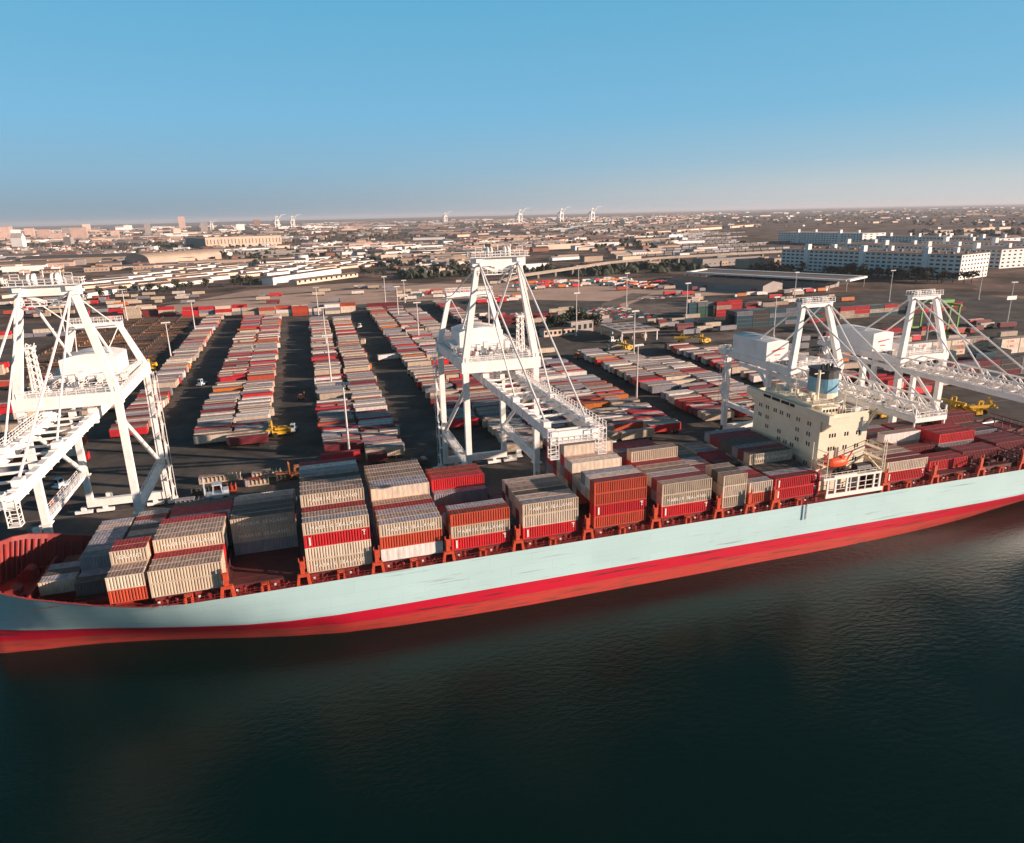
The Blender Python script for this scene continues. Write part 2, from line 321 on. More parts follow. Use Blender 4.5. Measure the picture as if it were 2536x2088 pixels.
def container(x, y, z, L, side, roof, label, group, letter=None, stripe=False, ribbed=None, rz=0, yard=False):
    if ribbed is None: ribbed = side not in ('white', 'cream')
    o = link('shipping_container', container_mesh(L, side, ribbed), None, (x, y, z), rz)
    tag(o, label, 'yard container' if yard else 'container', group)
    if yard: o.name = 'storage_container'
    link('roof', roof_mesh(L, roof), o)
    if letter:
        s, sz, sp, m = letter
        link('markings', text_mesh(s, sz, sp, m), o, (L*.5, .015, 1.25))
    if stripe:
        key = ('stripe', L)
        if key not in _txt:
            mb = MB(); mb.box((.9, -.03, .45), (1.2, .01, 2.1)); mb.box((L-1.5, -.03, 2.05), (L-.8, .01, 2.2)); mb.box((L-1.2, -.03, 1.6), (L-.95, .01, 1.95)); mb.box((L-1.2, -.03, 1.2), (L-.95, .01, 1.4)); _txt[key] = mb.mesh('marking', M_text_w)
        link('marking', _txt[key], o)
    return o

Y0 = 124.96; CP = 2.5; HB = 14.5; TH = 2.6
SL = ('MAERSK SEALAND', 1.0, 1.22, M_text_w)
rc = random.Random(3)
PALW = ['tan']*6+['cream']*2+['red']*3+['rust']*2+['maroon']*3+['grey']*4+['white']*2+['dark']
def R_(c): return {'tan': rc.choice(['tan', 'tan', 'grey', 'cream']), 'cream': 'cream', 'white': 'white'}.get(c, c)
# (x0, length, heights by row from the waterside, near-row paints bottom to top, tops {row: (side, roof)}, lettered {(row,tier)})
BAYS = [
 (-50.2, 6.06, [0,0,0,1,1,1,0,0,0,0,0,0,0], [], {3: ('tan','grey'), 4: ('dark','dark'), 5: ('grey','grey')}, set()),
 (-43.8, 6.06, [0,0,1,1,2,2,2,2,2,2,2,0,0], [], {2: ('dark','dark'), 3:('grey','grey'), 4:('grey','blue'),5:('dark','grey'),8:('grey','grey')}, set()),  # dark paints here stand for the shadow lying over this bay
 (-37.3, 6.06, [2,2,3,3,2,2,2,2,2,2,2,2,0], ['rust','cream'], {0:('cream','tan'),1:('tan','tan'),2:('tan','red'),3:('rust','red'),4:('grey','grey'),6:('grey','blue'),7:('tan','cream'),9:('grey','grey')}, {(2,2)}),
 (-30.6, 12.19, [2,2,2,3,3,3,3,2,2,2,2,2,2], ['tan','tan'], {0:('tan','tan'),1:('tan','tan'),2:('red','red'),3:('tan','tan'),4:('tan','tan'),5:('tan','tan'),6:('red','red'),7:('grey','grey'),8:('grey','grey')}, {(3,2)}),
 (-17.5, 12.19, [0,0,0,0,0,3,3,3,3,3,2,2,2], [], {5:('tan','dark'),6:('tan','dark'),7:('dark','dark'),8:('tan','tan'),9:('cream','cream'),10:('grey','grey')}, {(5,1),(5,2)}),  # dark roofs paint in the shadow of the taller stack beside
 (-3.74, 12.19, [4,4,4,5,5,5,5,5,5,5,5,0,0], ['tan','cream','red','tan'], {0:('tan','grey'),1:('tan','tan'),2:('maroon','red'),3:('tan','tan'),4:('tan','tan'),5:('tan','tan'),6:('dark','dark'),7:('tan','tan'),8:('tan','grey'),9:('white','white'),10:('red','red')}, {(0,0),(0,3),(3,4)}),
 (10.19, 12.19, [3,3,3,3,3,4,4,4,4,4,4,0,0], ['white','rust','tan'], {0:('tan','grey'),1:('cream','cream'),2:('grey','grey'),3:('red','red'),4:('tan','tan'),5:('cream','grey'),6:('grey','grey'),7:('tan','tan'),8:('tan','tan'),9:('tan','tan'),10:('tan','tan')}, {(0,2)}),
 (24.16, 12.19, [3,3,2,1,1,1,1,2,3,3,3,0,0], ['red','tan','rust'], {0:('rust','rust'),1:('grey','grey'),2:('white','grey'),7:('grey','grey'),8:('red','red'),9:('red','rust'),10:('rust','rust')}, {(0,1)}),
 (39.13, 12.19, [3,3,3,3,3,3,0,0,0,0,0,0,0], ['red','cream','tan'], {0:('tan','grey'),1:('cream','cream'),2:('tan','dark'),3:('tan','tan'),4:('dark','tan'),5:('cream','cream')}, {(0,2)}),  # third row's dark roof paints in a cast shadow
 (54.9, 12.19, [4,4,4,3,3,4,4,5,5,5,4,4,0], ['rust','red','rust','rust'], {0:('rust','maroon'),1:('white','white'),2:('grey','grey'),3:('cream','cream'),4:('cream','cream'),5:('cream','white'),6:('cream','cream'),7:('cream','tan'),8:('maroon','maroon'),9:('cream','cream'),10:('tan','tan')}, set()),
 (70.8, 12.19, [3,3,3,3,3,3,4,3,3,3,3,3,0], ['red','tan','tan'], {0:('tan','tan'),1:('maroon','maroon'),2:('cream','grey'),3:('tan','tan'),4:('tan','tan'),5:('red','maroon'),6:('tan','tan'),7:('maroon','maroon'),8:('dark','maroon'),9:('grey','blue'),10:('maroon','red'),11:('maroon','maroon')}, {(0,1)}),
 (86.0, 6.06, [3,3,3,2,2,2,2,2,2,2,2,2,0], ['tan','cream','tan'], {0:('tan','tan'),1:('dark','dark'),2:('tan','tan'),4:('maroon','maroon'),5:('maroon','maroon'),7:('grey','grey'),8:('green','green')}, set()),
 (92.9, 6.06, [2,2,2,2,1,2,2,2,2,2,2,2,0], ['rust','cream'], {0:('cream','grey'),1:('maroon','maroon'),2:('red','red'),3:('grey','grey'),5:('dark','dark'),6:('maroon','maroon')}, set()),  # sixth row's dark paint carries the shadow over these inland tops
 (99.7, 12.19, [2,2,2,2,3,3,3,3,3,3,3,3,0], ['red','red'], {0:('red','maroon'),1:('grey','grey'),2:('dark','dark'),3:('dark','dark'),4:('tan','dark'),5:('maroon','maroon'),6:('grey','grey'),7:('dark','dark'),8:('dark','dark'),9:('maroon','maroon'),10:('maroon','maroon'),11:('grey','grey')}, {(4,2)}),
 (131.3, 12.19, [2,2,2,2,2,1,1,1,0,0,0,0,0], ['red','cream'], {0:('tan','maroon'),1:('tan','maroon'),2:('cream','cream'),3:('cream','tan'),4:('maroon','maroon'),5:('white','white'),6:('white','tan'),7:('white','white')}, set()),
 (147.3, 12.19, [0,1,1,0,0,1,0,2,1,1,1,1,1], [], {1:('red','maroon'),2:('red','maroon'),5:('maroon','maroon'),7:('white','tan'),8:('white','white'),9:('maroon','maroon'),10:('dark','dark'),11:('maroon','maroon'),12:('grey','grey')}, set()),
 (160.8, 12.19, [0,0,1,1,0,2,2,2,1,1,0,1,1], [], {2:('maroon','maroon'),3:('dark','maroon'),8:('maroon','maroon'),9:('dark','dark'),11:('maroon','dark'),12:('maroon','maroon'),5:('red','red'),6:('red','maroon'),7:('red','red')}, set()),
 (175.2, 12.19, [0,0,0,1,1,1,0,1,1,1,2,2,1], [], {3:('maroon','maroon'),4:('dark','maroon'),5:('maroon','maroon'),7:('grey','dark'),8:('maroon','maroon'),9:('dark','dark'),10:('maroon','maroon'),11:('rust','rust'),12:('maroon','dark')}, set()),
]
TIER = ['lowest', 'second', 'third', 'fourth', 'fifth']
for bi, (x0, L, hs, near, tops, lets) in enumerate(BAYS):
    for j, h in enumerate(hs):
        for k in range(h):
            front = j == 0 or hs[j-1] <= k or (bi > 0 and BAYS[bi-1][2][j] <= k and x0 > 20)
            if not (front or k >= h-1 or (k >= h-2 and j < 8)): continue
            if j == 0: side = near[k]
            elif k == h-1 and j in tops: side = tops[j][0]
            else: side = rc.choice(PALW)
            if (j, k) in lets: side = 'tan'
            if bi == 4 and k == 0: side = 'grey'
            roof = tops[j][1] if (k == h-1 and j in tops) else R_(side)
            tw = TIER[k]
            lab = f"{CN[side]} container, {tw} tier, {ordn(j+1)} row from water, {ordn(bi+1)} bay from bow"
            letter = SL if (j, k) in lets and L > 7 else (('SEALAND', 1.0, 1.0, M_text_w) if (j, k) in lets else None)
            container(x0, Y0+j*CP, HB+k*TH, L, side, roof, lab, 'containers stacked on the ship', letter=letter, stripe=(side in ('red',) and j == 0), ribbed=None if not (side == 'cream' and j < 1) else True)

# ================================================================== SHIP
ship = empty('container_ship', (60, 140.5, 0)); tag(ship, 'long container ship with pale blue hull over a red band moored along the quay', 'container ship')
ship_o = Vector(ship.location)
def part(mb, name, m, parent=ship, off=None):
    o = mb.build(name, m, parent); o.location = -ship_o if parent is ship else (0, 0, 0); return o
YC = 140.5; HBm = 17.0
# hull sections: x, [(z, half breadth)...], top z
ST = [  # x, half breadth at z=-3, 0, 5.4, top ; top z
 (-62.6, .02, .05, .1, .3, 20.6), (-62, .1, .2, .5, 3.0, 20.5), (-61, .2, .5, .9, 5.6, 20.3), (-59, .4, .8, 1.7, 9.2, 19.9), (-57, .7, 1.1, 2.5, 11.2, 19.3), (-54, 1.0, 1.6, 3.5, 12.7, 18.2), (-50, 1.4, 2.1, 4.7, 13.6, 16.9),
 (-45, 1.8, 2.8, 6.0, 14.2, 15.6), (-40, 2.5, 3.8, 7.5, 14.9, 14.4), (-33, 3.8, 5.5, 9.8, 16.0, 13.3), (-25, 5.6, 7.8, 12.2, 16.8, 12.9), (-16, 8.2, 10.5, 14.6, 17.0, 12.9),
 (-8, 10.8, 12.6, 16.0, 17.0, 12.9), (1, 13.2, 14.6, 16.8, 17, 12.9), (12, 15.0, 15.8, 17, 17, 12.9), (25, 16.4, 16.6, 17, 17, 12.9), (40, 17, 17, 17, 17, 12.9), (80, 17, 17, 17, 17, 12.9), (120, 16.4, 16.7, 17, 17, 12.9),
 (138, 15.0, 16.0, 17, 17, 12.9), (150, 13.2, 15.2, 17, 17, 12.9), (162, 10.6, 14.0, 16.9, 17, 12.9), (174, 7.5, 12.0, 16.5, 17, 12.9), (186, 4.0, 10.0, 15.6, 17, 13.0), (198, 1.5, 7.0, 14.2, 17, 13.2), (208, .1, 4.2, 12.6, 16.8, 13.4)]
BT = 5.4
def hbz(s, z):
    x, a, b, c, d, t = s
    if z <= -3: return a
    if z <= 0: return a+(b-a)*(z+3)/3
    if z <= BT:
        u = z/BT; return b+(c-b)*(u**1.25 if x < 0 else u**.7)
    u = (z-BT)/(t-BT); return c+(d-c)*(u**.97 if x < 0 else u)
def hull():
    hz = [-3, -1, 0, .9, 1.8, 2.7, 3.6, 4.5, BT]
    rows = []
    # refine stations
    S = []
    for a, b in zip(ST, ST[1:]):
        for t in (0, .33, .66): S.append(tuple(a[i]+(b[i]-a[i])*t for i in range(6)))
    S.append(ST[-1])
    nup = 8; nr = len(hz)+nup
    vs = []; mb = MB()
    for side in (-1, 1):
        for s in S:
            for z in hz+[BT+(s[5]-BT)*(i+1)/nup for i in range(nup)]:
                vs.append((s[0], YC+side*hbz(s, z), z))
    fs = {0: [], 1: [], 2: []}; n = len(S)
    for si in range(2):
        for i in range(n-1):
            for j in range(nr-1):
                a = si*n*nr+i*nr+j; f = (a, a+nr, a+nr+1, a+1)
                fs[2 if j < 5 else (1 if j < 8 else 0)].append(f if si == 0 else f[::-1])
    # transom
    for j in range(nr-1):
        a = (n-1)*nr+j; b = n*nr+(n-1)*nr+j; fs[0 if j >= 8 else 1].append((a, b, b+1, a+1))
        a = j; b = n*nr+j; fs[0 if j >= 8 else 1].append((a, a+1, b+1, b))
    me = bpy.data.meshes.new('hull'); al = []; mi = []
    for k in fs: al += fs[k]; mi += [k]*len(fs[k])
    me.from_pydata(vs, [], al)
    for m in (M_teal, M_boot, M_low): me.materials.append(m)
    me.polygons.foreach_set('material_index', mi); me.polygons.foreach_set('use_smooth', [True]*len(al))
    o = link('hull', me, ship); o.location = -ship_o
    # deck
    mb = MB(); vs = []
    for s in S:
        zt = min(s[5]-.12, 12.85) if s[0] > -38 else 12.85
        vs += [(s[0], YC-hbz(s, min(s[5], 12.9))+.12, zt), (s[0], YC+hbz(s, min(s[5], 12.9))-.12, zt)]
    mb.add(vs, [(2*i, 2*i+2, 2*i+3, 2*i+1) for i in range(n-1)])
    part(mb, 'deck', M_deckred)
    # bulwark inner skin with ribs
    mb = MB()
    for side in (-1, 1):
        q = [s for s in S if s[0] <= -25]
        for s, t in zip(q, q[1:]):
            def P(u, z, d): return (u[0], YC+side*(max(.0, hbz(u, z)-d)), z)
            for z0, z1 in ((0, .5), (.5, 1)):
                za = [12.85+(s[5]-12.85)*k for k in (z0, z1)]; zb = [12.85+(t[5]-12.85)*k for k in (z0, z1)]
                if s[5] < 13: za = [12.8, 12.9]
                mb.add([P(s, za[0], .25), P(t, zb[0], .25), P(t, zb[1], .25), P(s, za[1], .25)], [(0, 1, 2, 3)])
            mb.add([P(s, s[5], -.04), P(t, t[5], -.04), P(t, t[5], .4), P(s, s[5], .4)], [(0, 1, 2, 3)])
            if s[5] > 13.6 and hbz(s, 13) > 4:
                mb.beam(P(s, 12.9, 1.0), P(s, s[5]-.7, .7), .16, .5)
    o = part(mb, 'bulwark', M_deckred)
    return S
S = hull()
# forecastle gear
mb = MB()
for (x, y) in ((-57, 137.5), (-57, 143.5), (-54, 135), (-54, 146)):
    mb.tube((x, y, 12.9), (x, y, 14.2), .45); mb.tube((x+1.2, y, 12.9), (x+1.2, y, 14.2), .45)
for y in (136.5, 144.5):
    mb.tube((-55.5, y-1.2, 14.2), (-55.5, y+1.2, 14.2), 1.1, n=12); mb.box((-56.6, y-1.6, 12.9), (-54.4, y-1.3, 15.2))
part(mb, 'mooring_winch', M_deckred)
mb = MB(); mb.box((-52.2, 131.9, 12.9), (-51.9, 149.1, 14.8))
for i in range(12): mb.box((-52.4, 131.9+i*1.5, 12.9), (-52.2, 132.2+i*1.5, 14.8))
part(mb, 'breakwater', M_deckred)
# hatch covers and coamings
allb = [(b[0], b[1]) for b in BAYS]+[(190, 12.19)]
for bi, (x0, L) in enumerate(allb):
    if bi > 15: break
    s = [t for t in ST if t[0] <= x0][-1] if x0 > -62 else ST[0]; hb = min(15.6, hbz(s, 13.5)-1.2)
    ylo, yhi = max(Y0+.2, YC-hb), min(Y0+32.0, YC+hb)
    mb = MB(); mb.box((x0+.1, ylo, 12.86), (x0+L-.1, yhi, 14.1), 0); mb.box((x0-.1, ylo-.15, 14.1), (x0+L+.1, yhi+.15, 14.44), 1)
    for j in range(1, 13, 3): mb.box((x0+.2, Y0+j*CP-.1, 14.44), (x0+L-.2, Y0+j*CP+.04, 14.5), 1)
    if x0+L*.5 > -30:
        for i in range(int(L/1.1)):
            xx = x0+.5+i*1.1
            if i % 3 != 1: mb.box((xx, ylo-.35, 12.86), (xx+.12, ylo-.15, 14.1), 0)
    part(mb, 'hatch_cover', [M_deckred, M_hatch])
# side pedestals, passageway posts, vents, rail along the walkway
mb = MB()
gaps = []
for bi in range(len(allb)-1):
    a = allb[bi][0]+allb[bi][1]; b = allb[bi+1][0]
    if b-a > .5 and a > -26: gaps.append((a+b)/2)
gaps = [g_ for g_ in gaps if g_ < 111 or g_ > 140]+[130.3]
for gx in gaps:
    m1 = MB()
    m1.prism([(gx-1.35, 12.9), (gx-.75, 12.9), (gx-.55, 15.0), (gx-1.0, 15.0)], 'y', 123.62, 124.5)
    m1.prism([(gx+.75, 12.9), (gx+1.35, 12.9), (gx+1.0, 15.0), (gx+.55, 15.0)], 'y', 123.62, 124.5)
    m1.box((gx-1.0, 123.6, 14.55), (gx+1.0, 124.52, 15.1)); m1.box((gx-.42, 123.9, 15.1), (gx+.35, 124.4, 17.6)); m1.box((gx-.6, 124, 16.2), (gx-.42, 124.3, 18.3)); m1.box((gx+.35, 124, 16), (gx+.55, 124.3, 18.5))
    part(m1, 'lashing_post', M_orange)
    if gx > -20 and gx < 150:
        m2 = MB(); m2.box((gx-.45, 124.6, 14.6), (gx+.45, 156.6, 14.75))
        for k in range(14):
            yy = Y0+k*CP; m2.box((gx-.08, yy-.08, 13), (gx+.08, yy+.08, 16.2))
        m2.beam((gx, 124.6, 16.2), (gx, 156.6, 16.2), .15); m2.beam((gx, 124.6, 15.5), (gx, 156.6, 15.5), .08)
        part(m2, 'lashing_bridge', M_hatch)
for (x0, L) in allb[3:]:
    if 99 < x0 < 100 or x0 < 215:
        m1 = MB(); c = x0+L/2
        if L > 7:
            for dx in (-.75, .35): m1.prism([(c+dx, 12.9), (c+dx+.4, 12.9), (c+dx+.32, 14.4), (c+dx+.08, 14.4)], 'y', 123.65, 124.6)
            m1.box((c-.7, 123.65, 14.2), (c+.7, 124.6, 14.45))
        part(m1, 'lashing_post', M_orange) if L > 7 else None
        for i in range(int(L/1.7)):
            xx = x0+.7+i*1.7
            t = rc.random()
            if t < .3: mb.box((xx, 124.3, 12.9), (xx+.6, 124.8, 13.9))
            elif t < .6: mb.tube((xx, 124.4, 12.9), (xx, 124.4, 13.7), .18); mb.tube((xx, 124.4, 13.7), (xx, 124.4, 14.0), .3)
            else: mb.beam((xx, 123.8, 12.95), (xx+1.2, 124.5, 13.9), .1)
        mb.rail((x0, 123.66, 12.9), (x0+L, 123.66, 12.9), 1.0, 1.6, .06)
part(mb, 'walkway_fittings', M_deckred)
mb = MB()
for (x0, L) in allb[3:]:
    for i in range(2): mb.box((x0+1+i*L*.55, 124.0, 13.6), (x0+1.35+i*L*.55, 124.3, 13.95))
part(mb, 'deck_lamps', M_text_w)
# cell guides aft, over black sheets that paint in the open holds' shade
for (x0, L) in allb[15:]:
    m1 = MB()
    if x0 > 150:
        for k in range(14):
            yy = Y0+k*CP-.05
            if yy > 157: break
            for xx in (x0, x0+L*.5, x0+L): m1.box((xx-.15, yy-.12, 12.8), (xx+.15, yy+.12, 16.4 if xx != x0+L*.5 else 14.6))
        for yy in (Y0, Y0+10.7, Y0+21.4, 156.6): m1.box((x0-.4, yy-.3, 13.6), (x0+L+.6, yy+.3, 14.7))
        m1.beam((x0, Y0, 16.3), (x0, 156.6, 16.3), .25); m1.beam((x0+L, Y0, 16.3), (x0+L, 156.6, 16.3), .25); m1.box((x0-.7, Y0, 14.7), (x0-.1, 156.6, 15.1)); m1.box((x0+L+.1, Y0, 14.7), (x0+L+.7, 156.6, 15.1))
        for k in range(13):
            if rc.random() < .4: m1.box((x0+.3, Y0+k*CP, 12.9), (x0+L-.3, Y0+k*CP+2.3, 12.95+rc.random()*1.1))
        part(m1, 'cell_guide', M_hatch)
        m1 = MB(); m1.box((x0+.25, Y0, 12.86), (x0+L-.25, 156.5, 12.9)); part(m1, 'hold_shade', M_dark)
# gangway marks on the hull
mb = MB(); mb.box((106.7, 123.3, 9.2), (106.9, 123.42, 12.9)); mb.box((107.7, 123.3, 9.2), (107.9, 123.42, 13.1))
for i in range(8): mb.box((106.7, 123.2, 9.4+i*.45), (107.9, 123.3, 9.5+i*.45))
part(mb, 'boarding_ladder', M_bluewhite)

# accommodation block
ax0, ax1, ay0, ay1, az0, az1 = 114.2, 128.0, 129.2, 154.5, 12.9, 30.6
blk = MB(); blk.box((ax0, ay0, az0), (ax1, ay1, az1)); 
for z in (17.2, 20.6): blk.box((ax0-1.1, ay0-3.5, z), (ax0-.02, ay1+.5, z+.14))
block = part(blk, 'accommodation_block', M_beige)
def wn(x, y, z, face, n=2):
    k = ('win', face, n)
    if k not in _txt:
        m = MB()
        for i in range(n):
            if face == 'y': m.box((i*.75, -.03, 0), (i*.75+.42, .06, 1.0))
            else: m.box((-.03, -i*.8-.42, 0), (.06, -i*.8, 1.0))
        _txt[k] = m.mesh('window', M_glass)
    o = link('window', _txt[k], block, (x, y, z))
    return o
for z, xs in ((26.3, ((117, 3), (121.4, 2), (124.8, 2))), (23.0, ((117, 3), (121.3, 2), (124.7, 2))), (19.6, ((117, 2), (121.1, 2), (124.6, 2))), (16.4, ((118, 2), (124.4, 2)))):
    for x, n in xs: wn(x, ay0, z, 'y', n)
for z, ys in ((28.6, (152.4, 149.6, 146.4, 143.9, 141.2, 137.6, 133.6)), (26.0, (152.4, 149.4, 137.6, 133.6)), (23.6, (149.2, 144.2, 137.4, 133.4)), (21.6, (144.2, 141.6, 139.0)), (18.6, (149.5, 144.0, 138.0, 133.6)), (15.6, (141, 136))):
    for y in ys: wn(ax0, y, z, 'x', 3 if z == 18.6 and y == 144 else 2)
mb = MB()                                        # rails of the front walkways
for z in (17.34, 20.74): mb.rail((ax0-1.05, ay0-3.4, z), (ax0-1.05, ay1+.4, z), 1.1, 2.2, .09)
part(mb, 'walkway_rail', M_beige, block)
# bridge deck with wings (overhanging the front)
mb = MB()
mb.prism([(ax0-.9, 31.0), (ax0-.9, 33.0), (ax0+.3, 33.0), (ax0+.3, 30.6), (ax0, 30.6)], 'y', 125.6, 157.0)
mb.box((ax0+.3, 125.6, 30.65), (ax0+5.2, 157.0, 31.0)); mb.box((ax0+.3, 125.6, 31.0), (ax0+5.0, 125.8, 32.2)); mb.box((ax0+.3, 156.8, 31.0), (ax0+5, 157, 32.2))
mb.prism([(125.7, 31), (129.1, 31), (129.1, 28.0)], 'x', ax0+.3, ax0+1.0); mb.prism([(156.9, 31), (154.6, 31), (154.6, 28.2)], 'x', ax0+.3, ax0+1.0)
mb.box((ax0+3.6, ay0, 30.6), (ax1, ay0+.2, 32.0)); mb.box((ax1-.2, ay0+.2, 30.6), (ax1, ay1, 31.8))
bridge = part(mb, 'bridge_wing', M_beige, block)
mb = MB(); 
for y0_, y1_ in ((146.8, 149.6), (143.2, 146.2), (139.6, 142.6), (137.6, 139.2)): mb.box((ax0-.98, y0_, 32.0), (ax0-.9, y1_, 32.75))
part(mb, 'bridge_window', M_glass, block)
mb = MB(); mb.box((ax0+.4, 133.2, 31.02), (ax0+6.8, 151, 33.6)); mb.box((ax0+1.5, 131.0, 31.0), (ax0+6.2, 135.4, 33.3)); 
for i in range(5): mb.box((ax0+1.9+i*.9, 130.93, 32.1), (ax0+2.4+i*.9, 131.0, 32.8), 1)
mb.rail((ax0+.5, 133.3, 33.6), (ax0+6.7, 133.3, 33.6), 1, 1.6); mb.rail((ax0+.5, 133.3, 33.6), (ax0+.5, 150.8, 33.6), 1, 1.8)
mb.rail((ax0+1.6, 131.1, 33.3), (ax0+6.1, 131.1, 33.3), 1, 1.6)
for _ in range(14):
    x, y = rc.uniform(ax0+1, ax0+6), rc.uniform(135, 150); mb.box((x, y, 33.6), (x+rc.uniform(.3, 1.2), y+rc.uniform(.3, 1), 33.6+rc.uniform(.4, 1.6)))
part(mb, 'wheelhouse', [M_beige, M_glass], block)
sheetr = MB(); sheetr.box((ax0+6.9, ay0+.25, az1), (ax1-.25, ay1-.1, az1+.06)); part(sheetr, 'top_deck', M_deckred, block)
mb = MB()
mb.tube((119.6, 137.6, 33.6), (119.6, 137.6, 40.8), .42, .34); mb.beam((118.2, 137.6, 40), (121, 137.6, 40), .25)
for (x, y, h) in ((117.5, 143, 5), (121, 146, 4), (124, 133, 4.5), (122.2, 131.5, 5.5), (126.5, 132, 3), (116, 148.5, 3.2)):
    mb.tube((x, y, 31), (x, y, 33+h), .12, .07, 6); mb.beam((x-.7, y, 32.5+h*.8), (x+.7, y, 32.5+h*.8), .1); mb.beam((x, y-.5, 32+h*.6), (x, y+.5, 32+h*.6), .1)
part(mb, 'mast', M_beige, block)
mb = MB()
for _ in range(26):
    x, y = rc.uniform(ax0+7.5, ax1-1), rc.uniform(131, 153); a = rc.uniform(.4, 1.8)
    if 122.4 < x < 132 and 140 < y < 151: continue
    mb.box((x, y, 30.66), (x+a, y+a*.8, 30.7+rc.uniform(.5, 2.2)))
mb.rail((ax0+7, ay0+.3, 32.0), (ax1-.2, ay0+.3, 32.0), .9, 1.5)
part(mb, 'roof_housing', M_text_w, block)
# funnel
mb = MB(); 
def oval(cx, cy, a, b, z0, z1, k, mi):
    n = 20; P = lambda s, z: [(cx+math.copysign(abs(math.cos(t))**.6, math.cos(t))*a*s, cy+math.copysign(abs(math.sin(t))**.6, math.sin(t))*b*s, z) for t in [2*math.pi*i/n for i in range(n)]]
    mb.add(P(1, z0)+P(k, z1), [(i, (i+1) % n, n+(i+1) % n, n+i) for i in range(n)]+[tuple(range(n, 2*n))], mi)
oval(127.8, 145.4, 3.0, 3.7, 28, 33.2, 1, 2); oval(127.8, 145.4, 2.95, 3.65, 33.2, 36.9, .97, 0); oval(127.8, 145.4, 2.86, 3.55, 36.9, 38.9, .98, 1); oval(127.8, 145.4, 3.2, 3.9, 38.9, 39.2, 1, 1)
for i in range(5): mb.tube((126.2+i*.8, 144.5+.5*(i % 2), 39.1), (126.2+i*.8, 144.5+.5*(i % 2), 40.3), .35, n=8, mi=1)
part(mb, 'funnel', [M_funnel, M_dark, M_beige])
# white boat deck frame at the ship's side
mb = MB()
mb.box((112.9, 123.58, 13.5), (129.3, 123.9, 14.5)); mb.box((111.9, 123.6, 18.0), (128.6, 123.9, 18.5)); mb.box((114.8, 123.56, 18.5), (121.2, 123.86, 18.9))
for x in (113.0, 115.2, 118.4, 121.6, 126.2, 127.9): mb.box((x, 123.6, 14.5), (x+.5, 123.9, 18.0))
for x in (119.6, 124): mb.box((x, 123.65, 14.5), (x+.2, 123.85, 18))
for z in (15.4, 16.6): mb.beam((113, 123.75, z), (128, 123.75, z), .12)
mb.box((112, 123.9, 17.9), (128.6, 129.2, 18.05)); 
mb.rail((112, 123.7, 18.5), (128.4, 123.7, 18.5), 1.1, 1.6, .07)
part(mb, 'boat_deck', M_text_w)
mb = MB()
for (x, y) in ((112.8, 124), (112.3, 128.6), (128.6, 124), (129.3, 124)): mb.tube((x, y, 18), (x, y, 26.0), .14, n=6)
for z in (20.2, 22.4, 24.6): mb.beam((112.8, 124, z), (112.3, 128.6, z), .12); mb.beam((128.6, 124, z), (129.3, 124, z), .12); mb.beam((128.6, 124, z), (128.2, 129.2, z), .12)
for z in (21, 23.4): mb.rail((128.4, 124, z), (128.2, 134, z), 1.1, 1.6, .09); mb.box((128.1, 124, z-.1), (129.4, 134, z))
mb.beam((128.3, 129.0, 21.0), (128.9, 124.3, 18.2), .35)
part(mb, 'stair_tower', M_beige)
mb = MB()
for dx in (0, 2.0):
    mb.tube((129.6+dx*.3, 133+dx, 20), (129.6+dx*.3, 133+dx, 24.5), .4, n=8); mb.tube((129.6+dx*.3, 133+dx, 24.3), (133.0+dx, 132+dx, 30.5), .3, .2, 8)
mb.beam((133, 132, 30.4), (135, 134, 30.4), .25)
part(mb, 'provision_crane', M_beige)
mb = MB()
for _ in range(16):
    x, y = rc.uniform(116, 127), rc.uniform(124.6, 127.5); mb.box((x, y, 18.05), (x+rc.uniform(.5, 1.4), y+.9, 18.1+rc.uniform(.4, 1.3)))
mb.tube((122.5, 126, 19.2), (127, 126, 19.2), 1.1, n=10)
part(mb, 'deck_gear', M_dark)
# lifeboat (hangs in the davits, own thing)
lb = empty('lifeboat', (117.8, 127.0, 20.6)); tag(lb, 'orange enclosed lifeboat hanging beside the cream accommodation block', 'lifeboat')
def loft(mb, rings, mi=0):
    n = len(rings[0]); vs = [p for r in rings for p in r]
    fs = [(k*n+i, k*n+(i+1) % n, (k+1)*n+(i+1) % n, (k+1)*n+i) for k in range(len(rings)-1) for i in range(n)]
    mb.add(vs, fs+[tuple(range(n-1, -1, -1)), tuple(range((len(rings)-1)*n, len(rings)*n))], mi)
mb = MB(); rings = []
for i in range(11):
    t = i/10*2-1; x = t*3.9; k = (1-abs(t)**2.6)*.93+.07; rings.append([(x, math.cos(a)*1.25*k, math.sin(a)*(1.1 if math.sin(a) < 0 else .25)*k+.1) for a in [2*math.pi*j/12 for j in range(12)]])
loft(mb, rings); mb.build('boat_hull', M_lifeboat, lb)
mb = MB(); rings = []
for i in range(9):
    t = i/8*2-1; x = t*3.1; k = (1-abs(t)**3)*.85+.15; rings.append([(x, math.cos(a)*1.05*k, .3+max(0, math.sin(a))*1.0*k) for a in [math.pi*j/9 for j in range(10)]])
loft(mb, rings); mb.box((1.2, -.5, 1.1), (2.2, .5, 1.75)); mb.build('canopy', M_lifeboat, lb)
mb = MB(); mb.beam((3.2, 1.2, -1.8), (3.8, -.8, 3), .25); mb.beam((-3.2, 1.2, -1.8), (-3.2, -.8, 3), .25)
mb.build('davit', M_lifeboat, lb)

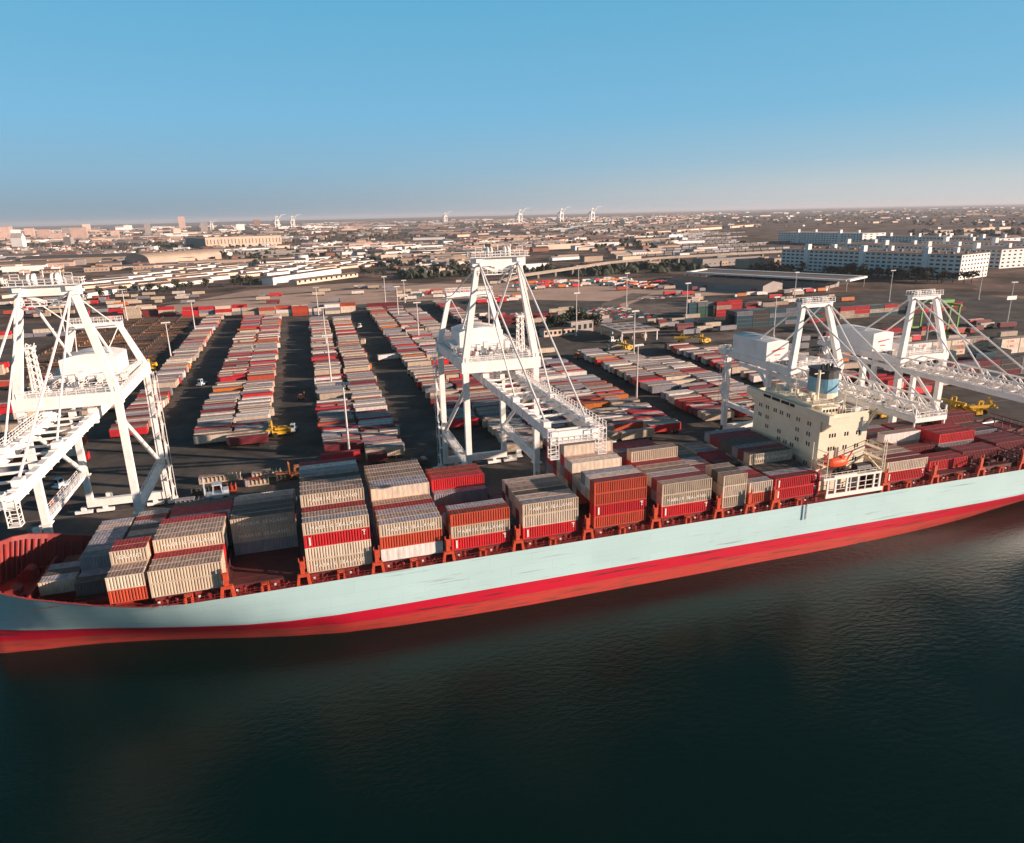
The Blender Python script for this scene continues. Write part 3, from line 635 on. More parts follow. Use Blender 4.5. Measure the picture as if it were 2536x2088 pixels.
# ================================================================== SHIP-TO-SHORE CRANES
def truss(mb, p, q, h, w, n, t=.22, c=.45):
    p = Vector(p); q = Vector(q); H_ = Vector((0, 0, h)); W_ = Vector((w, 0, 0))
    for off in (Vector(), W_, W_*.5+H_): mb.beam(p+off, q+off, c)
    for i in range(n+1):
        a = p.lerp(q, i/n); mb.beam(a, a+W_, t)
        if i < n:
            b = p.lerp(q, (i+1)/n); m = (a+b)/2
            for off in (Vector(), W_):
                mb.beam(a+off, m+W_*.5+H_, t); mb.beam(b+off, m+W_*.5+H_, t)
            mb.beam(a, b+W_, t*.8)
def bogies(root, xs, ys):
    for x in xs:
        for y in ys:
            mb = MB()
            for dx in (-2.6, 2.6):
                mb.box((x+dx-2.1, y-.5, .5), (x+dx+2.1, y+.5, 1.3)); mb.box((x+dx-.5, y-.6, 1.3), (x+dx+.5, y+.6, 2.2))
                for k in range(4): mb.tube((x+dx-1.6+k*1.07, y-.45, .52), (x+dx-1.6+k*1.07, y+.45, .52), .42, n=10, mi=1)
            mb.build('bogie', [M_crane, M_dark], root)
def stairs(mb, x, y, z0, z1, s=1):
    n = int((z1-z0)/3.0)
    for i in range(n):
        a = z0+i*3.0; sg = 1 if i % 2 == 0 else -1
        mb.beam((x, y-sg*1.2, a), (x, y+sg*1.2, a+3), .5, .12); mb.beam((x, y-sg*1.2, a+1), (x, y+sg*1.2, a+4), .07)
        mb.box((x-.5, y+sg*1.2-.5, a+2.9), (x+.5, y+sg*1.2+.5, a+3.0))
    for dx in (-.5, .5):
        for dy in (-1.6, 1.6): mb.beam((x+dx, y+dy, z0), (x+dx, y+dy, z1), .1)
def big_crane(cx, hx, ap, af, rear, label, mir=1):
    r = empty('gantry_crane', (cx, 168, GZ)); tag(r, label, 'gantry crane', 'white ship-to-shore gantry cranes on the quay')
    BZ = 37.6
    for sx in (-1, 1):
        for y in (0, 32):
            mb = MB(); mb.beam((sx*hx, y, 2.2), (sx*hx, y, BZ), 1.45, 1.45)
            mb.box((sx*hx-1.2, y-1.2, 11), (sx*hx+1.2, y+1.2, 11.25))
            mb.build('leg', M_crane, r)
    for y in (0, 32): mb = MB(); mb.box((-hx-.8, y-.75, 2.2), (hx+.8, y+.75, 4.2)); mb.build('sill_beam', M_crane, r)
    for sx in (-1, 1):
        mb = MB(); mb.beam((sx*hx, .9, 11.8), (sx*hx, 31.1, 11.8), 1.1, 1.5); mb.rail((sx*hx+.9, 1, 12.5), (sx*hx+.9, 31, 12.5), 1.1, 2, .09); mb.rail((sx*hx-.9, 1, 12.5), (sx*hx-.9, 31, 12.5), 1.1, 2, .09); mb.box((sx*hx-1, 1, 12.45), (sx*hx+1, 31, 12.56))
        mb.build('tie_beam', M_crane, r)
        mb = MB(); mb.tube((sx*hx, 31, 12.8), (sx*hx, .8, 33.0), .55, n=10); mb.build('brace', M_crane, r)
        mb = MB(); mb.beam((sx*hx, 33, BZ+1), (sx*hx, -.9, BZ+1), 1.5, 2.4); mb.rail((sx*hx+1.0, 0, BZ+2.3), (sx*hx+1, 32, BZ+2.3), 1.1, 2, .09); mb.build('portal_beam', M_crane, r)
    for y in (0, 32):
        mb = MB(); mb.beam((-hx-1.1, y-.02, BZ+1.1), (hx+1.1, y-.02, BZ+1.1), 1.9, 2.8)
        mb.rail((-hx, y-.9, BZ+2.5), (hx, y-.9, BZ+2.5), 1.1, 1.8, .09); mb.rail((-hx, y+.9, BZ+2.5), (hx, y+.9, BZ+2.5), 1.1, 1.8, .09); mb.build('portal_beam', M_crane, r)
    # front A frame
    for sx in (-1, 1):
        mb = MB(); mb.beam((sx*hx, 0, BZ+2.4), (sx*af, .0, ap), 1.65, 1.65, w2=1.2); mb.rail((sx*af-.8, -1.2, ap+1.9), (sx*af+.8, -1.2, ap+1.9)); mb.build('frame_leg', M_crane, r)
    mb = MB(); mb.box((-af-1.6, -1.0, ap-1.5), (af+1.6, 1.0, ap+.6)); mb.box((-af-2.4, -2.2, ap+.6), (af+2.4, 2.2, ap+.75))
    mb.rail((-af-2.3, -2.1, ap+.75), (af+2.3, -2.1, ap+.75), 1.2, 1.2, .1); mb.rail((-af-2.3, 2.1, ap+.75), (af+2.3, 2.1, ap+.75), 1.2, 1.2, .1)
    mb.rail((-af-2.3, -2.1, ap+.75), (-af-2.3, 2.1, ap+.75), 1.2, 1.2, .1); mb.rail((af+2.3, -2.1, ap+.75), (af+2.3, 2.1, ap+.75), 1.2, 1.2, .1)
    mb.box((-af+1, -1.3, ap-3.6), (af-1, 1.0, ap-3.4)); mb.rail((-af+.8, -1.3, ap-3.4), (af-.8, -1.3, ap-3.4), 1.1, 1.2, .09)
    for dx in (-2.6, -1.7, 1.7, 2.6):
        mb.tube((dx-.18, 0, ap+1.9), (dx+.18, 0, ap+1.9), 1.15, n=12); mb.beam((dx, -1, ap+.7), (dx, 0, ap+2), .25); mb.beam((dx, 1, ap+.7), (dx, 0, ap+2), .25)
    mb.beam((-af+1.2, 0, ap-1.5), (0.6, 0, ap-3.4), .6); mb.beam((af-1.2, 0, ap-1.5), (-.6, 0, ap-3.4), .6)
    for dx in (-3.4, 0, 3.2): mb.tube((dx, 0, ap+.7), (dx, 0, ap+3.6), .09, n=6)
    for sx in (-1, 1): mb.box((sx*af-.8, -1.6, ap-.6), (sx*af+.8, -1.0, ap+.3))
    mb.build('top_beam', M_crane, r)
    # rear frame
    rz, rx = rear
    for sx in (-1, 1): mb = MB(); mb.beam((sx*hx, 32, BZ+2.2), (sx*rx, 32, rz), 1.5, 1.5, w2=1.1); mb.build('frame_leg', M_crane, r)
    mb = MB(); mb.box((-rx-1, 31.2, rz-1.0), (rx+1, 32.8, rz+.4)); mb.rail((-rx-1, 31, rz+.4), (rx+1, 31, rz+.4), 1.2, 1.3, .1); mb.rail((-rx-1, 33, rz+.4), (rx+1, 33, rz+.4), 1.2, 1.3, .1); mb.build('top_beam', M_crane, r)
    # stays
    for sx in (-1, 1):
        mb = MB(); mb.tube((sx*(af-.6), .4, ap-1.0), (sx*(rx-.4), 31.6, rz-.6), .16, n=6)
        mb.tube((sx*(af-.9), .5, ap-1.2), (sx*4.6, 29, BZ+2.2), .34, n=8); mb.build('backstay', M_crane, r)
        for yy, rr in ((-26, .2), (-46, .24)):
            mb = MB(); mb.tube((sx*(af-.2), -.8, ap-.9), (sx*4.2, yy, BZ-1.2), rr, n=6); mb.build('forestay', M_crane, r)
        mb = MB(); mb.tube((sx*rx, 31.8, rz-.8), (sx*2.5, 20, BZ+5), .12, n=6); mb.build('brace', M_crane, r)
    # boom
    GZb = BZ-2.6
    for sx in (-1, 1):
        mb = MB(); mb.beam((sx*4.3, 33.5, GZb), (sx*4.3, -.6, GZb), 1.1, 2.3); mb.beam((sx*4.3, -1.1, GZb), (sx*4.3, -50.3, GZb), 1.1, 2.0)
        for yy in range(-49, 32, 4): mb.box((sx*4.3-.65, yy, GZb-1.2), (sx*4.3+.65, yy+.15, GZb+1.2))
        mb.box((sx*4.3-.8, -1.4, GZb-1.5), (sx*4.3+.8, -.4, GZb+1.9))
        for yy in (-26, -46): mb.box((sx*4.3-.75, yy-1, GZb+.9), (sx*4.3+.75, yy+1, GZb+2.0))
        mb.build('boom_girder', M_crane, r)
    mb = MB()
    for yy in list(range(-48, -1, 5))+[4, 12, 20, 28]: mb.beam((-4, yy, GZb+.5), (4, yy, GZb+.5), .3, .45)
    mb.box((-4.8, -51, GZb-1.1), (4.8, -50.3, GZb+1.1)); mb.box((-4.8, -50.3, GZb-.2), (-3.8, 30, GZb-.15)); mb.build('boom_frame', M_crane, r)
    mb = MB(); sx = mir
    mb.box((sx*5-.0, -50, GZb+.6), (sx*6.6, 31, GZb+.7)) if sx > 0 else mb.box((-6.6, -50, GZb+.6), (-5, 31, GZb+.7))
    mb.rail((sx*6.6, -50, GZb+.7), (sx*6.6, 31, GZb+.7), 1.15, 1.6, .1); mb.rail((sx*5.1, -50, GZb+.7), (sx*5.1, 31, GZb+.7), 1.15, 1.6, .1)
    for yy in range(-50, 31, 4): mb.beam((sx*4.6, yy, GZb), (sx*6.5, yy, GZb+.5), .15)
    mb.box((-5.4, -52.2, GZb-.9), (5.4, -51, GZb-.8)); mb.rail((-5.4, -52.2, GZb-.8), (5.4, -52.2, GZb-.8), 1.2, 1.2, .1)
    mb.build('walkway', M_crane, r)
    for sx in (-1, 1):                       # hanging service cages at the tip
        mb = MB(); a = sx*4.8
        for dx in (-.8, .8):
            for dy in (-52.4, -50.9): mb.beam((a+dx, dy, GZb-3.7), (a+dx, dy, GZb+1.6), .12)
        for z in (-3.7, -3.0, -2.2, -1, .2, 1.4): mb.beam((a-.8, -52.4, GZb+z), (a+.8, -52.4, GZb+z), .1); mb.beam((a-.8, -50.9, GZb+z), (a+.8, -50.9, GZb+z), .1); mb.beam((a-.8, -52.4, GZb+z), (a-.8, -50.9, GZb+z), .1); mb.beam((a+.8, -52.4, GZb+z), (a+.8, -50.9, GZb+z), .1)
        mb.box((a-.9, -52.5, GZb-3.8), (a+.9, -50.8, GZb-3.65)); mb.build('service_cage', M_crane, r)
    # trolley and cab
    mb = MB(); mb.box((-4.9, -4+10, GZb+1.2), (4.9, 12.5, GZb+2.2)); mb.box((-3, 7, GZb+2.2), (3, 11.5, GZb+3.8)); mb.rail((-4.9, 6, GZb+2.2), (4.9, 6, GZb+2.2), 1.1, 1.4)
    mb.build('trolley', M_crane, r)
    mb = MB(); mb.box((-1.4, 4.2, GZb-4.0), (1.4, 6.8, GZb-1.4)); mb.box((-1.3, 4.15, GZb-3.4), (1.3, 4.2, GZb-1.8), 1); mb.beam((0, 5.5, GZb-1.4), (0, 6.5, GZb+1.2), .4); mb.build('cab', [M_crane_pale, M_glass], r)
    # machinery house with rounded roof
    mb = MB(); n = 9; arc = [(-6.2+12.4*i/n, BZ+6.8+1.1*math.sin(math.pi*i/n)) for i in range(n+1)]
    mb.prism([(-6.2, BZ+2.7), (6.2, BZ+2.7)]+arc[::-1], 'y', 19, 30); mb.box((-8.6, 15.4, BZ+2.55), (8.6, 33, BZ+2.7)); 
    mb.build('machinery_house', M_crane_pale, r)
    mb = MB(); mb.rail((-8.6, 15.4, BZ+2.7), (8.6, 15.4, BZ+2.7), 1.1, 1.5, .1); mb.rail((-8.6, 15.4, BZ+2.7), (-8.6, 33, BZ+2.7), 1.1, 1.5, .1); mb.rail((8.6, 15.4, BZ+2.7), (8.6, 33, BZ+2.7), 1.1, 1.5, .1)
    for k in range(6):
        x = -5+k*2; mb.box((x, 12.5, BZ+2.7), (x+1.2, 14, BZ+3.6+.6*(k % 3)))
    mb.build('platform_rail', M_crane, r)
    # lattice boom-hoist mast at the mirrored front corner
    mb = MB(); mx = mir*6.6
    for dx, dy in ((-.8, 3), (.8, 3), (-.8, 5), (.8, 5)): mb.beam((mx+dx, dy, BZ+2.5), (mx+dx*.7, 4+(dy-4)*.6, BZ+12.5), .28)
    for k in range(7):
        z = BZ+3+k*1.5; mb.beam((mx-.8, 3, z), (mx+.8, 3, z+1.3), .15); mb.beam((mx-.8, 5, z+1.3), (mx+.8, 5, z), .15); mb.beam((mx-.8, 3, z), (mx-.8, 5, z+1.3), .15); mb.beam((mx+.8, 3, z), (mx+.8, 5, z+1.3), .15)
    mb.box((mx-1, 2.8, BZ+12.4), (mx+1, 5.2, BZ+12.8)); mb.build('hoist_mast', M_crane, r)
    # service platforms and clutter above the portal
    mb = MB(); rr = random.Random(int(cx*10))
    for _ in range(26):
        x, y = rr.uniform(-hx+1, hx-1), rr.uniform(1.5, 15); a = rr.uniform(.4, 1.5); z = BZ+rr.choice((-.2, 1.2, 2.5)); mb.box((x, y, z), (x+a, y+a, z+rr.uniform(.4, 1.6)))
    mb.box((-hx, 1.2, BZ+2.2), (hx, 6.5, BZ+2.3)); mb.rail((-hx, 6.5, BZ+2.3), (hx, 6.5, BZ+2.3), 1.1, 1.3, .1)
    for k in range(6): x = -hx+1+k*3.2; mb.rail((x, 1.3, BZ+2.3), (x, 15, BZ+2.3), 1.1, 2, .09)
    mb.build('service_platform', M_crane, r)
    mb = MB(); stairs(mb, -mir*(hx+1.7), 31.5, 2, BZ); mb.build('stair_tower', M_crane, r)
    bogies(r, (-hx+.6, hx-.6), (0, 32))
    return r
big_crane(47.5, 9.3, 64.9, 5.1, (53.6, 5.8), 'white gantry crane in the middle, boom lowered over the ship', 1)
big_crane(-49.8, 9.4, 62.8, 4.8, (50.9, 5.0), 'nearest white gantry crane at the left edge, boom over the bow', -1)

def small_crane(cx, label, apx, bx):
    hx = 8.4; r = empty('gantry_crane', (cx, 168, GZ)); tag(r, label, 'gantry crane', 'white ship-to-shore gantry cranes on the quay')
    BZ = 28.6; ap = 48.6; af = 4.2; ac = apx-cx; bc = bx-cx
    for sx in (-1, 1):
        for y, h in ((0, BZ), (10, BZ-.6), (32, BZ-.4)):
            mb = MB(); mb.beam((sx*hx, y, 2.2 if y != 10 else 12.4), (sx*hx, y, h), 1.6 if y != 10 else 1.3, 1.6 if y != 10 else 1.3); mb.build('leg', M_crane, r)
        mb = MB(); mb.beam((sx*hx, 31.2, 12), (sx*hx, .8, 12), 1.0, 1.5); mb.rail((sx*hx-.7, 1, 12.8), (sx*hx-.7, 31, 12.8), 1.1, 2, .09); mb.build('tie_beam', M_crane, r)
        mb = MB(); mb.tube((sx*hx, 1, 14), (sx*hx, 16, 27.5), .5, n=8); mb.build('brace', M_crane, r)
        mb = MB(); mb.beam((sx*hx, -.9, BZ+.6), (sx*hx, 31, BZ+.6), 1.4, 2.3); mb.box((sx*hx-2.4, 30.2, BZ+.4), (sx*hx+2.4, 34.2, BZ+1.8)); mb.rail((sx*hx-2.4, 34.2, BZ+1.8), (sx*hx+2.4, 34.2, BZ+1.8), 1.1, 1.2, .1); mb.rail((sx*hx-2.4, 30.2, BZ+1.8), (sx*hx-2.4, 34.2, BZ+1.8), 1.1, 1.2, .1)
        for k in range(8):
            yy = 30.5+(k % 4); mb.box((sx*hx-2+k*.5, yy, BZ+1.8), (sx*hx-1.7+k*.5, yy+.4, BZ+2.6+(k % 3)*.4))
        mb.build('portal_beam', M_crane, r)
    for y in (0, 32): mb = MB(); mb.box((-hx-.8, y-.7, 2.2), (hx+.8, y+.7, 4.0)); mb.build('sill_beam', M_crane, r)
    mb = MB(); mb.prism([(-hx-1, BZ+.2), (hx+1, BZ+.2), (hx+1, BZ+2.2), (-hx+3, BZ+2.2), (-hx-1, BZ+1.4)], 'y', -.98, .98); mb.rail((-hx+2, -.9, BZ+2.2), (hx, -.9, BZ+2.2), 1.2, 1.2, .1); mb.rail((-hx+2, .9, BZ+2.2), (hx, .9, BZ+2.2), 1.2, 1.2, .1)
    for k in range(9): mb.box((-hx+3+k*1.4, 1.2, BZ+.6), (-hx+3.5+k*1.4, 2.2, BZ+2.5+(k % 3)*.8))
    mb.build('portal_beam', M_crane, r)
    for sx in (-1, 1): mb = MB(); mb.beam((sx*hx, 0, BZ+1.8), (ac+sx*af, 0, ap), 1.7, 1.7, w2=1.3); mb.build('frame_leg', M_crane, r)
    mb = MB(); mb.box((ac-af-1.2, -.9, ap-.7), (ac+af+1.2, .9, ap+.6)); mb.box((ac-af-1.4, -1.6, ap+.6), (ac+af+1.4, 1.6, ap+.75)); mb.rail((ac-af-1.3, -1.5, ap+.75), (ac+af+1.3, -1.5, ap+.75), 1.2, 1.1, .1); mb.rail((ac-af-1.3, 1.5, ap+.75), (ac+af+1.3, 1.5, ap+.75), 1.2, 1.1, .1)
    for dx in (-3.2, -2.2, 2.2, 3.2): mb.tube((ac+dx-.15, 0, ap+1.3), (ac+dx+.15, 0, ap+1.3), .8, n=10)
    mb.build('top_beam', M_crane, r)
    for sx in (-1, 1):
        mb = MB(); mb.tube((ac+sx*(af-.3), .6, ap), (sx*(hx-1), 27, BZ+2.0) if sx > 0 else (-hx, 24.5, BZ+2), .26, n=6); mb.build('backstay', M_crane, r)
        for yy in (-22, -40): mb = MB(); mb.tube((ac+sx*af, -.6, ap), (bc+sx*3.4, yy, BZ-.6+1), .22, n=6); mb.build('forestay', M_crane, r)
    # trussed boom : two lattice girders and deep bottom chords
    for sx in (-1, 1):
        mb = MB(); truss(mb, (bc+sx*3.4-.9, -1, BZ-1.2), (bc+sx*3.4-.9, -44, BZ-1.2), 3.0, 1.8, 9, .2, .42)
        mb.build('boom_truss', M_crane, r)
    mb = MB()
    for sx in (-1, 1): mb.beam((bc+sx*4.3, 26, BZ-1.9), (bc+sx*4.3, -44, BZ-1.9), .7, 1.3)
    for k in range(10): mb.beam((bc-4.3, -1-k*4.7, BZ-1.4), (bc+4.3, -1-k*4.7, BZ-1.4), .3)
    mb.box((bc-4.7, -44.8, BZ-2.5), (bc+4.7, -44, BZ-1.4)); mb.rail((bc-4.7, -44.6, BZ-1.4), (bc+4.7, -44.6, BZ-1.4), 1.3, 1.2, .12)
    for sx in (-1, 1): mb.beam((bc+sx*4.5, -44.4, BZ-3.6), (bc+sx*4.5, -44.4, BZ+1), .3)
    mb.build('boom_girder', M_crane, r)
    # machinery house
    mb = MB(); mb.prism([(-9.6, BZ+1.9), (-1.8, BZ+1.9), (-1.8, BZ+7.6), (-5.7, BZ+8.1), (-9.6, BZ+7.6)], 'y', 10.5, 28); mb.box((-10, 9.8, BZ+1.75), (-1, 28.6, BZ+1.9)); h = mb.build('machinery_house', M_crane_pale, r)
    mb = MB(); mb.prism([(-7.6, BZ+4.6), (-3.2, BZ+5.3), (-3.0, BZ+5.6), (-7.4, BZ+5.1)], 'y', 10.42, 10.49); mb.box((-6.6, 10.42, BZ+3.4), (-4.6, 10.49, BZ+3.7)); mb.build('marking', M_text_r, h)
    mb = MB(); mb.rail((-hx+.9, 2, BZ+1.8), (-hx+.9, 10, BZ+1.8), 1.1, 1.5, .1); mb.box((bc-3, 4, BZ-3.6), (bc-.4, 7, BZ-1.2)); mb.build('platform_rail', M_crane, r)
    mb = MB(); stairs(mb, -hx-1.5, 31.5, 13, BZ); mb.build('stair_tower', M_crane, r)
    # cable reel brackets
    mb = MB(); mb.tube((-hx-.9, 31, 17), (-hx-1.5, 31, 17), 2.3, n=16); mb.build('cable_reel', M_crane, r)
    bogies(r, (-hx+.6, hx-.6), (0, 32))
small_crane(144.4, 'white lattice-boom gantry crane directly behind the cream accommodation block', 142.0, 140.6)
small_crane(184.3, 'rightmost white gantry crane, its lattice boom leaving the right edge', 181.5, 179.8)

# ================================================================== CONTAINER YARD
rg = random.Random(11)
_tm = {}
def trailer_mesh(L, side, roof):
    k = (L, side, roof)
    if k in _tm: return _tm[k]
    mb = MB(); W = 2.44; z0 = 1.25; z1 = 3.95
    mb.box((0, 0, z0), (L, W, z1-.03), 0); mb.box((.06, .08, z1-.03), (L-.06, W-.08, z1), 1)
    n = int(L/.6)
    for i in range(n): mb.box((.25+i*(L-.4)/n, -.04, z0+.15), (.47+i*(L-.4)/n, 0, z1-.15), 0)
    mb.box((.3, .7, .95), (L-.2, .95, 1.22), 2); mb.box((.3, 1.5, .95), (L-.2, 1.75, 1.22), 2)
    for x in (L-1.3, L-2.5):
        for y in (.02, 1.9): mb.tube((x, y, .5), (x, y+.5, .5), .5, n=8, mi=2)
    for y in (.4, 1.9): mb.box((2.2, y, 0.02), (2.35, y+.15, 1.0), 2)
    _tm[k] = mb.mesh('container_trailer', [MS[side], MR[roof], M_tyre]); return _tm[k]
# files: (x of left end at y=210, drift per m, y start, y end, name)
FILES = [
 (-70.2, -.003, 272, 602, 'lone leftmost file'),
 (-40.6, -.002, 252, 580, 'second block, left file'),
 (-27.4, .000, 246, 578, 'second block, right file'),
 (2.2, .012, 216, 548, 'middle block, left file'),
 (15.4, .022, 212, 545, 'middle block, right file'),
 (46.6, .018, 236, 590, 'block beside middle crane, left file'),
 (59.8, .022, 206, 586, 'block beside middle crane, second file'),
 (73.2, .022, 206, 570, 'block beside middle crane, third file'),
 (86.4, .022, 205, 366, 'block beside middle crane, fourth file'),
 (99.6, .022, 204, 352, 'block beside middle crane, fifth file'),
 (112.2, .018, 208, 334, 'file before the diagonal lane'),
 (137.5, .03, 214, 345, 'file beyond the diagonal lane'),
 (150.9, .03, 214, 340, 'second file beyond the diagonal lane'),
 (164.3, .03, 214, 316, 'third file beyond the diagonal lane'),
 (189.0, .03, 222, 345, 'file nearest the machinery park'),
 (202.4, .03, 222, 330, 'second file nearest the machinery park'),
 (104.0, .02, 470, 610, 'short file past the middle crane'),
]
CROSS = [(338, 347), (452, 457)]
PY_ = ['tan']*8+['cream']*4+['white']*3+['red']*3+['rust']*2+['maroon']*3+['grey']*5+['orange']
RY = ['tan']*7+['grey']*3+['cream']*6+['white']*2
allt = []
for fi, (x, k, ya, yb, nm) in enumerate(FILES):
    y = ya; i = 0
    while y < yb:
        if any(a <= y <= b for a, b in CROSS) and x < 100: y += 3.0; continue
        if rg.random() < .06: y += 3.1*rg.choice((1, 1, 2)); continue
        side = rg.choice(PY_); roof = side if side in ('red', 'maroon', 'white', 'orange', 'rust', 'grey') and rg.random() < .75 else rg.choice(RY)
        L = 12.19 if rg.random() < .9 else (13.0 if rg.random() < .5 else 6.06)
        xo = x+(y-210)*k+rg.gauss(0, .55)
        i += 1; allt.append((math.hypot(xo, y), xo, y, L, side, roof, nm, i)); y += 2.98+rg.choice((0, .02, .05, .1, .25, .7))
        if L >= 7 and rg.random() < .012: y += 6.2
        if L < 7 and rg.random() < .8: allt.append((math.hypot(xo, y), xo+6.6, y-3, 6.06, rg.choice(PY_), rg.choice(RY), nm, i+500))
allt.sort()
rest = MB(); rmats = [MS[k] for k in SIDE]+[MR[k] for k in ROOF]+[M_tyre]; SI = list(SIDE); RI = list(ROOF)
cnt = 0
for d, x, y, L, side, roof, nm, i in allt:
    a_h = math.atan2(x, y)-YAW
    vis = abs(a_h) < rad(44)
    if cnt < 290 and vis:
        o = link('container_trailer', trailer_mesh(L, side, roof), None, (x, y, GZ+.03), rg.gauss(0, .006))
        o.scale = (1, 1, rg.choice((.92, .97, 1, 1, 1.04)))
        wn_ = ordn(i) if i < 500 else ordn(i-500)
        tag(o, f"{CN[side]} {'half-length ' if i > 500 else ''}container trailer, {wn_} from quay, {nm}", 'container trailer', 'container trailers parked in rows in the yard'); cnt += 1
    else:
        W = 2.44; z = GZ+.03; s_ = SI.index(side); r_ = len(SI)+RI.index(roof)
        hh = rg.choice((3.6, 3.8, 3.92, 3.92, 4.1)); rest.box((x, y, z+1.25), (x+L, y+W, z+hh), s_); rest.box((x+.05, y+.06, z+hh), (x+L-.05, y+W-.06, z+hh+.03), r_); rest.box((x+.3, y+.3, z), (x+L-.4, y+2.1, z+1.2), len(rmats)-1)
o = rest.build('container_trailers', rmats); struct(o, 'stuff'); tag(o, 'far rows of parked container trailers filling the back of the yard', 'container trailers')

for nm, x0_, x1_, y0_, y1_, n_ in (('scattered lot behind the chassis field', -330, -105, 662, 830, 70), ('scattered lot on the dirt belt', -60, 230, 668, 800, 22), ('scattered lot beyond the curved road', 300, 440, 470, 640, 30), ('scattered lot behind the lattice cranes', 222, 262, 215, 330, 26), ('scattered lot before the green gantry', 270, 420, 300, 342, 26), ('scattered lot beside the left crane', -150, -84, 232, 390, 34), ('scattered lot by the canopy road', 225, 262, 380, 440, 14), ('scattered lot beyond the gate office', 110, 200, 440, 520, 26)):
    for i in range(n_):
        side = rg.choice(PY_); x_, y_ = rg.uniform(x0_, x1_), y0_+(y1_-y0_)*(i+rg.random())/n_
        o = link('loose_trailer', trailer_mesh(12.19 if rg.random() < .75 else 6.06, side, rg.choice(RY)), None, (x_, y_, GZ+.12), rg.gauss(0, .05))
        tag(o, f"{CN[side]} container trailer, {ordn(i+1)} from the front, {nm}", 'loose trailer', 'container trailers standing loosely in the yard')
# stacked containers at the back and right of the yard
grp = 'stacked containers in the yard'
def block(x0, y0, nx, ny, h, pal, where, L=12.19, dx=None, letter=None, jitter=0):
    dx = dx or L+.5
    for a in range(nx):
        oy = rg.uniform(-3.5, 3.5) if jitter else 0
        for b in range(ny):
            hh = h if not jitter else max(1, h-rg.randint(0, jitter))
            for k in range(hh):
                if 0 < b < ny-1 and k < hh-1 and not jitter: continue
                if b > 0 and k < hh-1 and b % 2: continue
                c = rg.choice(pal); tw = TIER[k]+' tier'
                container(x0+a*dx, y0+oy+b*2.6, GZ+.03+k*2.6, L, c, R_(c), f"{CN[c]} container, {tw}, {ordn(b+1)} deep, {ordn(a+1)} along, {where}", grp, letter=letter if c in ('cream', 'white', 'tan') and b == 0 else None, yard=True)
KL = ('K LINE', 1.5, 1.05, M_text_r)
block(270, 449, 1, 2, 4, ['blue', 'red', 'blue'], 'stack by the tall pole', 6.06)
block(277.5, 449, 2, 2, 4, ['blue', 'green', 'grey', 'red'], 'mixed blue green stacks', 6.06)
block(291, 446, 1, 2, 4, ['red', 'red', 'tan'], 'red tan stack')
block(304, 452, 1, 2, 4, ['red'], 'all red stack')
block(330, 462, 3, 2, 2, ['red', 'maroon', 'tan'], 'low line behind blue block', 12.19, jitter=1)
block(274, 396, 4, 5, 4, ['blue', 'dark', 'grey', 'blue'], 'big dark blue block')
block(330, 396, 2, 4, 3, ['blue', 'green', 'red', 'maroon'], 'block behind lattice crane apex', jitter=1)
block(360, 400, 4, 2, 3, ['red', 'tan', 'blue', 'red'], 'red block between lattice cranes', letter=('GENSTAR', .9, 1.0, M_text_w))
block(283, 276, 5, 2, 3, ['cream', 'tan', 'cream', 'white'], 'cream stack by lattice crane', letter=KL)
block(345, 268, 3, 2, 3, ['cream', 'white', 'cream'], 'cream stack at frame edge', letter=KL)
block(250, 232, 6, 2, 3, ['blue', 'dark', 'grey', 'maroon'], 'dark block behind crane legs')
block(420, 400, 4, 2, 2, ['red', 'maroon', 'green'], 'low stacks by light poles', jitter=1)
block(330, 330, 4, 2, 2, ['red', 'tan', 'grey', 'maroon'], 'low stacks by green gantry', jitter=1)
block(-150, 640, 4, 2, 3, ['red', 'orange', 'tan', 'maroon', 'red'], 'stack behind chassis field', jitter=2)
block(-205, 560, 4, 2, 2, ['red', 'tan', 'cream', 'grey'], 'low cluster left of chassis field', jitter=1)
block(232, 225, 2, 6, 2, ['dark', 'maroon', 'blue', 'red'], 'dark cluster between crane legs', jitter=1)
block(262, 246, 5, 3, 3, ['dark', 'blue', 'maroon', 'dark'], 'dark blue rank behind lattice boom', jitter=1)
block(-92, 622, 4, 3, 3, ['red', 'cream', 'red', 'tan', 'grey'], 'stack at yard back corner', jitter=1)
block(-44, 592, 7, 4, 3, ['red', 'cream', 'tan', 'white', 'rust', 'grey'], 'stack closing the lanes', jitter=1)
block(55, 604, 2, 1, 2, ['red', 'maroon'], 'pair beyond middle block')
block(136, 470, 3, 6, 2, ['red', 'red', 'maroon', 'white'], 'red cluster behind middle crane', jitter=1)
block(-190, 420, 3, 4, 2, ['red', 'cream', 'tan', 'red'], 'cream red cluster, chassis field edge', jitter=1)
block(-150, 320, 4, 4, 2, ['red', 'cream', 'tan', 'maroon'], 'cluster left of crane legs', jitter=1)
block(-110, 246, 3, 3, 2, ['red', 'rust', 'dark', 'cream'], 'cluster under left crane', jitter=1)

